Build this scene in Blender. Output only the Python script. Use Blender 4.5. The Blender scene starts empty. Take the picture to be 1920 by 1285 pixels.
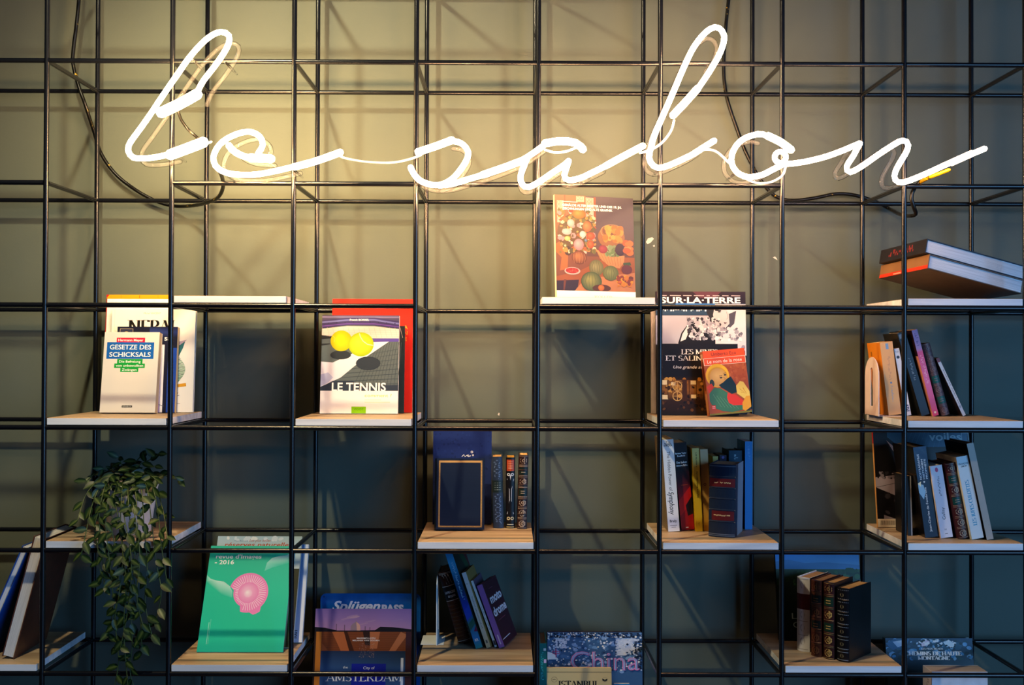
import bpy, bmesh, math, random
from mathutils import Vector, Matrix

random.seed(7)
SC = bpy.context.scene
COL = SC.collection
PI = math.pi

# ------------------------------------------------------------------ camera
PITCH = 0.30                      # cell size of the rack (m)
DEEP = 0.30                       # depth of the rack
ZTOP = 2.415                      # height of the top row of bars
WALL_Y = 0.36
FPX = 1958.3256                   # focal length in pixels of the 1920 wide frame
CAM = Vector((1.1245128, -2.5617705, 1.4000439))
RIGHT = Vector((0.9999812, -0.0049823, 0.0035729))
DOWN = Vector((0.0036246, 0.0104063, -0.9999393))
FWD = Vector((0.0049448, 0.9999334, 0.0104242))

cam_d = bpy.data.cameras.new('camera')
cam_d.sensor_fit = 'HORIZONTAL'
cam_d.sensor_width = 36.0
cam_d.lens = FPX / 1920 * 36.0
cam_d.clip_start = 0.05
cam = bpy.data.objects.new('camera', cam_d)
COL.objects.link(cam)
_m = Matrix.Identity(4)
for _i in range(3):
    _m[_i][0], _m[_i][1], _m[_i][2], _m[_i][3] = RIGHT[_i], -DOWN[_i], -FWD[_i], CAM[_i]
cam.matrix_world = _m
SC.camera = cam

# ------------------------------------------------------------------ world, daylight, exposure
SC.view_settings.view_transform = 'Standard'
SC.view_settings.look = 'None'
SC.view_settings.gamma = 1.0
SC.view_settings.use_curve_mapping = False
SC.view_settings.exposure = 0.0
SC.cycles.max_bounces = 5
SC.cycles.diffuse_bounces = 3
SC.cycles.glossy_bounces = 2
SC.cycles.transmission_bounces = 2
SC.cycles.transparent_max_bounces = 8
SC.cycles.caustics_reflective = False
SC.cycles.caustics_refractive = False
SC.cycles.adaptive_threshold = 0.03
SC.cycles.sample_clamp_indirect = 4.0
NEON_POWER = 245.0
NEON_COLOR = (1.0, 0.60, 0.27)

world = bpy.data.worlds.new('world')
SC.world = world
world.use_nodes = True
bg = world.node_tree.nodes['Background']
bg.inputs[0].default_value = (0.30, 0.55, 1.0, 1)
bg.inputs[1].default_value = 0.018

def area(name, loc, target, sx, sy, power, color):
    l = bpy.data.lights.new(name, 'AREA')
    l.shape = 'RECTANGLE'; l.size = sx; l.size_y = sy
    l.energy = power; l.color = color
    o = bpy.data.objects.new(name, l); COL.objects.link(o)
    o.location = loc
    o.rotation_euler = (Vector(target) - Vector(loc)).to_track_quat('-Z', 'Y').to_euler()
    return o
# cool daylight from the shop window across the room
area('window_daylight', (5.2, -4.6, 1.7), (1.2, 0.2, 1.1), 3.4, 2.4, 205.0, (0.20, 0.52, 1.0))

# ceiling spotlight in front of the rack, above the start of the sign
sl = bpy.data.lights.new('ceiling_spotlight', 'SPOT')
sl.energy = 140.0; sl.color = (1.0, 0.84, 0.50); sl.shadow_soft_size = 0.035
sl.spot_size = math.radians(92); sl.spot_blend = 0.75
so = bpy.data.objects.new('ceiling_spotlight', sl); COL.objects.link(so)
so.location = (0.30, -1.0, 2.90)
so.rotation_euler = (Vector((0.80, 0.36, 1.15)) - Vector(so.location)).to_track_quat('-Z', 'Y').to_euler()

# ------------------------------------------------------------------ projection helpers
def prj(p):
    v = Vector(p) - CAM
    z = v.dot(FWD)
    return (960 + FPX * v.dot(RIGHT) / z, 642.5 + FPX * v.dot(DOWN) / z)
def at(px, py, Y):
    d = RIGHT * ((px - 960) / FPX) + DOWN * ((py - 642.5) / FPX) + FWD
    return CAM + d * ((Y - CAM.y) / d.y)
def row_z(k): return ZTOP - k * PITCH
BAR_R = 0.0061
BOARD_T = 0.017
def top_z(k): return row_z(k) + BAR_R + BOARD_T
def solve_x(px, Y, Z):
    x = at(px, 640, Y).x
    for _ in range(3):
        x += (px - prj((x, Y, Z))[0]) * (Y - CAM.y) / FPX
    return x

# ------------------------------------------------------------------ scene helpers
def tag(o, label=None, cat=None, group=None, kind=None):
    if label: o['label'] = label
    if cat: o['category'] = cat
    if group: o['group'] = group
    if kind: o['kind'] = kind
    return o
def empty(name, M=None):
    o = bpy.data.objects.new(name, None)
    o.empty_display_size = 0.02
    COL.objects.link(o)
    if M is not None: o.matrix_world = M
    return o
def link(name, me, parent=None, M=None):
    o = bpy.data.objects.new(name, me)
    COL.objects.link(o)
    if parent: o.parent = parent
    if M is not None: o.matrix_basis = M
    return o
def mesh_from(name, verts, faces, mat=None, smooth=False):
    me = bpy.data.meshes.new(name)
    me.from_pydata([tuple(v) for v in verts], [], faces)
    if mat: me.materials.append(mat)
    if smooth:
        me.polygons.foreach_set('use_smooth', [True] * len(me.polygons))
    me.update()
    return me
class MB:
    """collects boxes and prisms, builds ONE mesh"""
    def __init__(s): s.v = []; s.f = []; s.m = []; s.mats = []
    def mi(s, mat):
        if mat not in s.mats: s.mats.append(mat)
        return s.mats.index(mat)
    def add(s, vs, fs, mat):
        b = len(s.v); s.v += [tuple(v) for v in vs]
        k = s.mi(mat)
        for f in fs:
            s.f.append([b + i for i in f]); s.m.append(k)
    def box(s, x0, x1, y0, y1, z0, z1, mat, ch=0.0):
        if ch <= 0:
            vs = [(x, y, z) for x in (x0, x1) for y in (y0, y1) for z in (z0, z1)]
            fs = [(0, 1, 3, 2), (4, 6, 7, 5), (0, 4, 5, 1), (2, 3, 7, 6), (0, 2, 6, 4), (1, 5, 7, 3)]
            s.add(vs, fs, mat); return
        bm = bmesh.new()
        bmesh.ops.create_cube(bm, size=1)
        for v in bm.verts:
            v.co = Vector(((x0 + x1) / 2 + v.co.x * (x1 - x0), (y0 + y1) / 2 + v.co.y * (y1 - y0), (z0 + z1) / 2 + v.co.z * (z1 - z0)))
        bmesh.ops.bevel(bm, geom=bm.edges[:], offset=ch, segments=1, affect='EDGES')
        bm.verts.index_update()
        s.add([v.co.copy() for v in bm.verts], [[v.index for v in f.verts] for f in bm.faces], mat)
        bm.free()
    def build(s, name, parent=None, smooth=False, M=None):
        me = bpy.data.meshes.new(name)
        me.from_pydata(s.v, [], s.f)
        for m in s.mats: me.materials.append(m)
        me.polygons.foreach_set('material_index', s.m)
        if smooth: me.polygons.foreach_set('use_smooth', [True] * len(me.polygons))
        me.update()
        return link(name, me, parent, M)

def spline(pts, n=8, closed=False):
    """Catmull-Rom through 3D points"""
    P = [Vector(p) for p in pts]
    out = []
    N = len(P)
    for i in range(N if closed else N - 1):
        if closed: a, b, c, d = P[i - 1], P[i], P[(i + 1) % N], P[(i + 2) % N]
        else: a, b, c, d = P[max(i - 1, 0)], P[i], P[i + 1], P[min(i + 2, N - 1)]
        for k in range(n):
            t = k / n
            out.append(0.5 * ((2 * b) + (c - a) * t + (2 * a - 5 * b + 4 * c - d) * t * t + (3 * b - a - 3 * c + d) * t ** 3))
    if not closed: out.append(P[-1].copy())
    return out
def resample(P, step):
    out = [P[0]]
    acc = 0
    for i in range(1, len(P)):
        acc += (P[i] - P[i - 1]).length
        if acc >= step or i == len(P) - 1:
            out.append(P[i]); acc = 0
    return out
def tube(P, r, sides=10, closed=False, round_cap=True, flat=None):
    """sweep a circle along points -> verts, faces"""
    V = []; F = []
    N = len(P)
    up = Vector((0, 1, 0))
    rings = []
    def ring(c, t, rad):
        t = t.normalized()
        a = up - t * up.dot(t)
        if a.length < 1e-3: a = Vector((0, 0, 1)) - t * t.z
        a.normalize(); b = t.cross(a)
        base = len(V)
        fa = flat if flat else 1.0
        for k in range(sides):
            g = 2 * PI * k / sides
            V.append(c + a * (math.cos(g) * rad * fa) + b * (math.sin(g) * rad))
        rings.append(base)
    for i in range(N):
        if closed: t = P[(i + 1) % N] - P[i - 1]
        else: t = P[min(i + 1, N - 1)] - P[max(i - 1, 0)]
        if not closed and i == 0 and round_cap:
            for q in (0.35, 0.8): ring(P[0] - t.normalized() * r * math.cos(q * PI / 2 * 0.999), t, r * math.sin(q * PI / 2))
        ring(P[i], t, r)
        if not closed and i == N - 1 and round_cap:
            for q in (0.8, 0.35): ring(P[-1] + t.normalized() * r * math.cos(q * PI / 2 * 0.999), t, r * math.sin(q * PI / 2))
    K = len(rings)
    for i in range(K if closed else K - 1):
        a, b = rings[i], rings[(i + 1) % K]
        for k in range(sides):
            k2 = (k + 1) % sides
            F.append((a + k, a + k2, b + k2, b + k))
    if not closed:
        F.append(tuple(rings[0] + k for k in reversed(range(sides))))
        F.append(tuple(rings[-1] + k for k in range(sides)))
    return V, F

# ------------------------------------------------------------------ materials
_mc = {}
def lin(c):
    return tuple((x / 12.92 if x <= 0.04045 else ((x + 0.055) / 1.055) ** 2.4) for x in c)
def hexc(s):
    return lin(tuple(int(s[i:i + 2], 16) / 255 for i in (0, 2, 4)))
def new_mat(name):
    m = bpy.data.materials.new(name); m.use_nodes = True
    nt = m.node_tree
    return m, nt, nt.nodes['Principled BSDF']
def mat(hx, rough=0.5, metal=0.0, vary=0.12, scale=40.0, spec=0.5, bump=0.0):
    key = (hx, rough, metal, vary, scale, spec, bump)
    if key in _mc: return _mc[key]
    m, nt, b = new_mat('surface_' + hx)
    c = hexc(hx)
    tc = nt.nodes.new('ShaderNodeTexCoord')
    no = nt.nodes.new('ShaderNodeTexNoise'); no.inputs['Scale'].default_value = scale; no.inputs['Detail'].default_value = 4
    nt.links.new(tc.outputs['Object'], no.inputs['Vector'])
    cr = nt.nodes.new('ShaderNodeValToRGB')
    cr.color_ramp.elements[0].position = 0.3; cr.color_ramp.elements[1].position = 0.7
    cr.color_ramp.elements[0].color = (*[x * (1 - vary) for x in c], 1)
    cr.color_ramp.elements[1].color = (*[min(1, x * (1 + vary)) for x in c], 1)
    nt.links.new(no.outputs['Fac'], cr.inputs['Fac'])
    nt.links.new(cr.outputs['Color'], b.inputs['Base Color'])
    b.inputs['Roughness'].default_value = rough
    b.inputs['Metallic'].default_value = metal
    b.inputs['Specular IOR Level'].default_value = spec
    if bump > 0:
        bp = nt.nodes.new('ShaderNodeBump'); bp.inputs['Strength'].default_value = bump; bp.inputs['Distance'].default_value = 0.001
        nt.links.new(no.outputs['Fac'], bp.inputs['Height']); nt.links.new(bp.outputs['Normal'], b.inputs['Normal'])
    _mc[key] = m
    return m
def leather_mat(hx): return mat(hx, 0.38, 0, 0.25, 160.0, 0.6, 0.25)
def cloth_mat(hx): return mat(hx, 0.75, 0, 0.3, 350.0, 0.3, 0.3)
def paper_pages(hx):
    key = ('pages', hx)
    if key in _mc: return _mc[key]
    m, nt, b = new_mat('page_edges_' + hx)
    c = hexc(hx)
    tc = nt.nodes.new('ShaderNodeTexCoord')
    mp = nt.nodes.new('ShaderNodeMapping'); mp.inputs['Scale'].default_value = (6, 900, 6)
    no = nt.nodes.new('ShaderNodeTexNoise'); no.inputs['Scale'].default_value = 1.0; no.inputs['Detail'].default_value = 2
    nt.links.new(tc.outputs['Object'], mp.inputs['Vector']); nt.links.new(mp.outputs['Vector'], no.inputs['Vector'])
    cr = nt.nodes.new('ShaderNodeValToRGB')
    cr.color_ramp.elements[0].position = 0.35; cr.color_ramp.elements[1].position = 0.65
    cr.color_ramp.elements[0].color = (*[x * 0.68 for x in c], 1)
    cr.color_ramp.elements[1].color = (*c, 1)
    nt.links.new(no.outputs['Fac'], cr.inputs['Fac']); nt.links.new(cr.outputs['Color'], b.inputs['Base Color'])
    b.inputs['Roughness'].default_value = 0.8
    _mc[key] = m
    return m
def print_mat(rough=0.32):
    key = ('print', rough)
    if key in _mc: return _mc[key]
    m, nt, b = new_mat('printed_ink')
    a = nt.nodes.new('ShaderNodeAttribute'); a.attribute_name = 'ink'
    nt.links.new(a.outputs['Color'], b.inputs['Base Color'])
    b.inputs['Roughness'].default_value = rough + 0.08
    b.inputs['Specular IOR Level'].default_value = 0.3
    _mc[key] = m
    return m
def wood_mat(name, dark, light, scale, rough):
    m, nt, b = new_mat(name)
    tc = nt.nodes.new('ShaderNodeTexCoord')
    mp = nt.nodes.new('ShaderNodeMapping'); mp.inputs['Scale'].default_value = (3.0, 38.0, 38.0)
    no = nt.nodes.new('ShaderNodeTexNoise'); no.inputs['Scale'].default_value = scale; no.inputs['Detail'].default_value = 6; no.inputs['Distortion'].default_value = 0.6
    oi = nt.nodes.new('ShaderNodeObjectInfo')
    ad = nt.nodes.new('ShaderNodeVectorMath'); ad.operation = 'ADD'
    cm = nt.nodes.new('ShaderNodeCombineXYZ')
    mu = nt.nodes.new('ShaderNodeMath'); mu.operation = 'MULTIPLY'; mu.inputs[1].default_value = 40
    nt.links.new(oi.outputs['Random'], mu.inputs[0]); nt.links.new(mu.outputs[0], cm.inputs['Y']); nt.links.new(mu.outputs[0], cm.inputs['X'])
    nt.links.new(tc.outputs['Object'], mp.inputs['Vector']); nt.links.new(mp.outputs['Vector'], ad.inputs[0]); nt.links.new(cm.outputs[0], ad.inputs[1])
    nt.links.new(ad.outputs[0], no.inputs['Vector'])
    cr = nt.nodes.new('ShaderNodeValToRGB')
    cr.color_ramp.elements[0].position = 0.32; cr.color_ramp.elements[1].position = 0.62
    cr.color_ramp.elements[0].color = (*hexc(dark), 1); cr.color_ramp.elements[1].color = (*hexc(light), 1)
    nt.links.new(no.outputs['Fac'], cr.inputs['Fac']); nt.links.new(cr.outputs['Color'], b.inputs['Base Color'])
    b.inputs['Roughness'].default_value = rough
    return m
WOOD_TOP = wood_mat('shelf_wood_face', '85705a', 'b09a80', 1.0, 0.5)
COOL_LIT_EDGE = wood_mat('shelf_edge_cool_lit', 'c2c8d4', 'e0e4ec', 1.0, 0.55)  # pale edge banding; the cool daylight's blue is put into its colour

def bar_mat():
    m, nt, b = new_mat('black_powder_coat')
    b.inputs['Base Color'].default_value = (0.004, 0.005, 0.008, 1)
    b.inputs['Roughness'].default_value = 0.22
    b.inputs['Specular IOR Level'].default_value = 0.4
    tc = nt.nodes.new('ShaderNodeTexCoord')
    no = nt.nodes.new('ShaderNodeTexNoise'); no.inputs['Scale'].default_value = 300
    nt.links.new(tc.outputs['Object'], no.inputs['Vector'])
    bp = nt.nodes.new('ShaderNodeBump'); bp.inputs['Strength'].default_value = 0.03; bp.inputs['Distance'].default_value = 0.0005
    nt.links.new(no.outputs['Fac'], bp.inputs['Height']); nt.links.new(bp.outputs['Normal'], b.inputs['Normal'])
    return m
BAR = bar_mat()

def wall_mat():
    m, nt, b = new_mat('green_grey_wall_paint')
    tc = nt.nodes.new('ShaderNodeTexCoord')
    no = nt.nodes.new('ShaderNodeTexNoise'); no.inputs['Scale'].default_value = 2.5; no.inputs['Detail'].default_value = 5
    nt.links.new(tc.outputs['Object'], no.inputs['Vector'])
    cr = nt.nodes.new('ShaderNodeValToRGB')
    cr.color_ramp.elements[0].position = 0.3; cr.color_ramp.elements[1].position = 0.7
    cr.color_ramp.elements[0].color = (0.094, 0.113, 0.092, 1)
    cr.color_ramp.elements[1].color = (0.104, 0.124, 0.101, 1)
    nt.links.new(no.outputs['Fac'], cr.inputs['Fac']); nt.links.new(cr.outputs['Color'], b.inputs['Base Color'])
    mp = nt.nodes.new('ShaderNodeMapping'); mp.inputs['Scale'].default_value = (30, 30, 90)
    n2 = nt.nodes.new('ShaderNodeTexNoise'); n2.inputs['Scale'].default_value = 4; n2.inputs['Detail'].default_value = 5
    nt.links.new(tc.outputs['Object'], mp.inputs['Vector']); nt.links.new(mp.outputs['Vector'], n2.inputs['Vector'])
    bp = nt.nodes.new('ShaderNodeBump'); bp.inputs['Strength'].default_value = 0.12; bp.inputs['Distance'].default_value = 0.001
    nt.links.new(n2.outputs['Fac'], bp.inputs['Height']); nt.links.new(bp.outputs['Normal'], b.inputs['Normal'])
    b.inputs['Roughness'].default_value = 0.62
    b.inputs['Specular IOR Level'].default_value = 0.3
    return m
WALL = wall_mat()

def neon_mat(name, s, col):
    m, nt, b = new_mat(name)
    b.inputs['Base Color'].default_value = (0.9, 0.85, 0.8, 1)
    b.inputs['Emission Color'].default_value = (*col, 1)
    b.inputs['Emission Strength'].default_value = s
    m.cycles.emission_sampling = 'FRONT'
    b.inputs['Roughness'].default_value = 0.2
    return m
NC = ((1.05, (1.0, 0.60, 0.25)), (1.10, (1.0, 0.55, 0.25)), (0.80, (1.0, 0.56, 0.28)), (0.18, (1.0, 0.64, 0.42)))
NEONS = [neon_mat('neon_glow', NEON_POWER * k, c) for k, c in NC]
SLEEVES = [neon_mat('lit_sleeve', NEON_POWER * k * 0.45, c) for k, c in NC]
WIRE = neon_mat('wire_added_glow', 0.75, (1.0, 0.72, 0.45))  # emission added so the leads look lit by the tubes
def clear_mat():
    m = bpy.data.materials.new('clear_acrylic'); m.use_nodes = True
    nt = m.node_tree
    for n in list(nt.nodes): nt.nodes.remove(n)
    o = nt.nodes.new('ShaderNodeOutputMaterial')
    tr = nt.nodes.new('ShaderNodeBsdfTransparent'); tr.inputs[0].default_value = (0.94, 0.95, 0.96, 1)
    gl = nt.nodes.new('ShaderNodeBsdfGlossy'); gl.inputs['Roughness'].default_value = 0.08
    df = nt.nodes.new('ShaderNodeBsdfDiffuse'); df.inputs[0].default_value = (0.85, 0.85, 0.88, 1)
    lw = nt.nodes.new('ShaderNodeLayerWeight'); lw.inputs[0].default_value = 0.12
    m1 = nt.nodes.new('ShaderNodeMixShader'); m1.inputs[0].default_value = 0.012
    m2 = nt.nodes.new('ShaderNodeMixShader')
    nt.links.new(tr.outputs[0], m1.inputs[1]); nt.links.new(df.outputs[0], m1.inputs[2])
    nt.links.new(lw.outputs['Fresnel'], m2.inputs[0]); nt.links.new(m1.outputs[0], m2.inputs[1]); nt.links.new(gl.outputs[0], m2.inputs[2])
    nt.links.new(m2.outputs[0], o.inputs[0])
    return m
CLEAR = clear_mat()

def cable_mat():
    m, nt, b = new_mat('black_cable_yellow_flecks')
    tc = nt.nodes.new('ShaderNodeTexCoord')
    no = nt.nodes.new('ShaderNodeTexNoise'); no.inputs['Scale'].default_value = 45; no.inputs['Detail'].default_value = 3; no.inputs['Distortion'].default_value = 1.5
    nt.links.new(tc.outputs['Object'], no.inputs['Vector'])
    cr = nt.nodes.new('ShaderNodeValToRGB')
    cr.color_ramp.elements[0].position = 0.66; cr.color_ramp.elements[1].position = 0.70
    cr.color_ramp.elements[0].color = (0.003, 0.003, 0.003, 1); cr.color_ramp.elements[1].color = (0.35, 0.24, 0.02, 1)
    nt.links.new(no.outputs['Fac'], cr.inputs['Fac']); nt.links.new(cr.outputs['Color'], b.inputs['Base Color'])
    b.inputs['Roughness'].default_value = 0.32
    b.inputs['Specular IOR Level'].default_value = 0.3
    return m
CABLE = cable_mat()

# ------------------------------------------------------------------ lettering
_tc = {}
def font_mesh(body, bold=0.0, shear=0.0):
    key = (body, bold, shear)
    if key in _tc: return _tc[key]
    cu = bpy.data.curves.new('lettering', 'FONT')
    cu.body = body; cu.size = 1.0; cu.shear = shear; cu.offset = bold
    cu.resolution_u = 3; cu.fill_mode = 'FRONT'
    ob = bpy.data.objects.new('lettering', cu)
    COL.objects.link(ob)
    dg = bpy.context.evaluated_depsgraph_get()
    ev = ob.evaluated_get(dg)
    me = ev.to_mesh()
    vs = [(v.co.x, v.co.y) for v in me.vertices]
    fs = [tuple(p.vertices) for p in me.polygons]
    ev.to_mesh_clear()
    bpy.data.objects.remove(ob); bpy.data.curves.remove(cu)
    x0 = min([v[0] for v in vs] or [0]); x1 = max([v[0] for v in vs] or [1])
    _tc[key] = (vs, fs, x0, x1)
    return _tc[key]
CAPH = 0.729

def arc(cx, cy, rx, ry, a0, a1, n=10):
    return [(cx + rx * math.cos(math.radians(a0 + (a1 - a0) * i / n)), cy + ry * math.sin(math.radians(a0 + (a1 - a0) * i / n))) for i in range(n + 1)]
# roman capitals as pen strokes: (advance, strokes, serif feet)
RG = {
 'A': (.76, [[(.06, 0), (.37, 1)], [(.37, 1), (.70, 0)], [(.17, .34), (.58, .34)]], [(.06, 0), (.70, 0)]),
 'B': (.66, [[(.14, 0), (.14, 1)], [(.14, 1), (.32, 1)] + arc(.32, .76, .22, .24, 90, -90) + [(.14, .52)], [(.32, .52)] + arc(.34, .26, .25, .26, 90, -90) + [(.14, 0)]], [(.10, 0), (.10, 1)]),
 'C': (.74, [arc(.40, .5, .33, .5, 45, 315, 16)], [(.64, .84)]),
 'D': (.78, [[(.14, 0), (.14, 1)], [(.14, 1), (.32, 1)] + arc(.32, .5, .38, .5, 90, -90, 14) + [(.14, 0)]], [(.10, 0), (.10, 1)]),
 'E': (.62, [[(.14, 0), (.14, 1)], [(.14, 1), (.52, 1), (.53, .86)], [(.14, .52), (.42, .52)], [(.14, 0), (.54, 0), (.56, .15)]], [(.10, 0), (.10, 1)]),
 'G': (.80, [arc(.42, .5, .34, .5, 45, 330, 16), [(.70, .05), (.70, .42)], [(.56, .42), (.78, .42)]], [(.66, .84)]),
 'H': (.82, [[(.14, 0), (.14, 1)], [(.66, 0), (.66, 1)], [(.14, .52), (.66, .52)]], [(.14, 0), (.14, 1), (.66, 0), (.66, 1)]),
 'I': (.34, [[(.17, 0), (.17, 1)]], [(.17, 0), (.17, 1)]),
 'J': (.44, [[(.26, 1), (.26, .16)] + arc(.12, .14, .14, .14, 0, -120, 6)], [(.26, 1)]),
 'K': (.74, [[(.14, 0), (.14, 1)], [(.14, .42), (.60, 1)], [(.28, .58), (.66, 0)]], [(.14, 0), (.14, 1), (.60, 1), (.66, 0)]),
 'L': (.60, [[(.14, 0), (.14, 1)], [(.14, 0), (.54, 0), (.56, .18)]], [(.10, 0), (.14, 1)]),
 'M': (.92, [[(.12, 0), (.12, 1)], [(.12, 1), (.45, .1)], [(.45, .1), (.78, 1)], [(.78, 1), (.78, 0)]], [(.12, 0), (.10, 1), (.78, 0), (.80, 1)]),
 'N': (.82, [[(.13, 0), (.13, 1)], [(.13, 1), (.68, 0)], [(.68, 0), (.68, 1)]], [(.13, 0), (.10, 1), (.68, 1)]),
 'O': (.82, [arc(.41, .5, .34, .5, 0, 360, 20)], []),
 'P': (.62, [[(.14, 0), (.14, 1)], [(.14, 1), (.32, 1)] + arc(.32, .74, .23, .26, 90, -90) + [(.14, .48)]], [(.14, 0), (.10, 1)]),
 'R': (.72, [[(.14, 0), (.14, 1)], [(.14, 1), (.32, 1)] + arc(.32, .75, .22, .25, 90, -90) + [(.14, .5)], [(.32, .5), (.66, 0)]], [(.14, 0), (.10, 1), (.66, 0)]),
 'S': (.58, [arc(.29, .75, .20, .25, 30, 270, 12) + arc(.29, .25, .22, .25, 90, -150, 12)], []),
 'T': (.68, [[(.34, 0), (.34, 1)], [(.05, .84), (.06, 1), (.62, 1), (.63, .84)]], [(.34, 0)]),
 'U': (.80, [[(.14, 1), (.14, .32)] + arc(.39, .30, .25, .30, 180, 360, 10) + [(.64, 1)]], [(.14, 1), (.64, 1)]),
 'V': (.74, [[(.06, 1), (.37, 0)], [(.37, 0), (.68, 1)]], [(.06, 1), (.68, 1)]),
 'X': (.74, [[(.08, 1), (.64, 0)], [(.64, 1), (.08, 0)]], [(.08, 0), (.08, 1), (.64, 0), (.64, 1)]),
 'Z': (.64, [[(.06, .86), (.08, 1), (.56, 1), (.06, 0), (.58, 0), (.60, .14)]], []),
 '-': (.36, [[(.06, .36), (.30, .36)]], []), ' ': (.32, [], []), '.': (.26, [[(.12, 0), (.12, .06)]], []),
}
def roman_mesh(body, T, t):
    vs = []; fs = []; x = 0
    def quad(a, b, c, d):
        k = len(vs); vs.extend([a, b, c, d]); fs.append((k, k + 1, k + 2, k + 3))
    for ch in body:
        adv, st, se = RG.get(ch.upper(), RG[' '])
        for pl in st:
            for (ax, ay), (bx, by) in zip(pl, pl[1:]):
                w = T * 0.5
                if len(pl) == 2 and ch in 'ANMV' and abs(bx - ax) > .1 and (by > ay) == (bx > ax): w = t * .6
                if abs(by - ay) > 0.01:
                    quad((x + ax - w, ay), (x + ax + w, ay), (x + bx + w, by), (x + bx - w, by))
                quad((x + ax, ay - t / 2), (x + bx, by - t / 2), (x + bx, by + t / 2), (x + ax, ay + t / 2))
        for (sx, sy) in se:
            w = T * .5 + .085
            yy = sy + (t / 2 if sy < .5 else -t / 2)
            quad((x + sx - w, yy - t / 2), (x + sx + w, yy - t / 2), (x + sx + w, yy + t / 2), (x + sx - w, yy + t / 2))
        x += adv
    return vs, fs, 0.0, x

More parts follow.
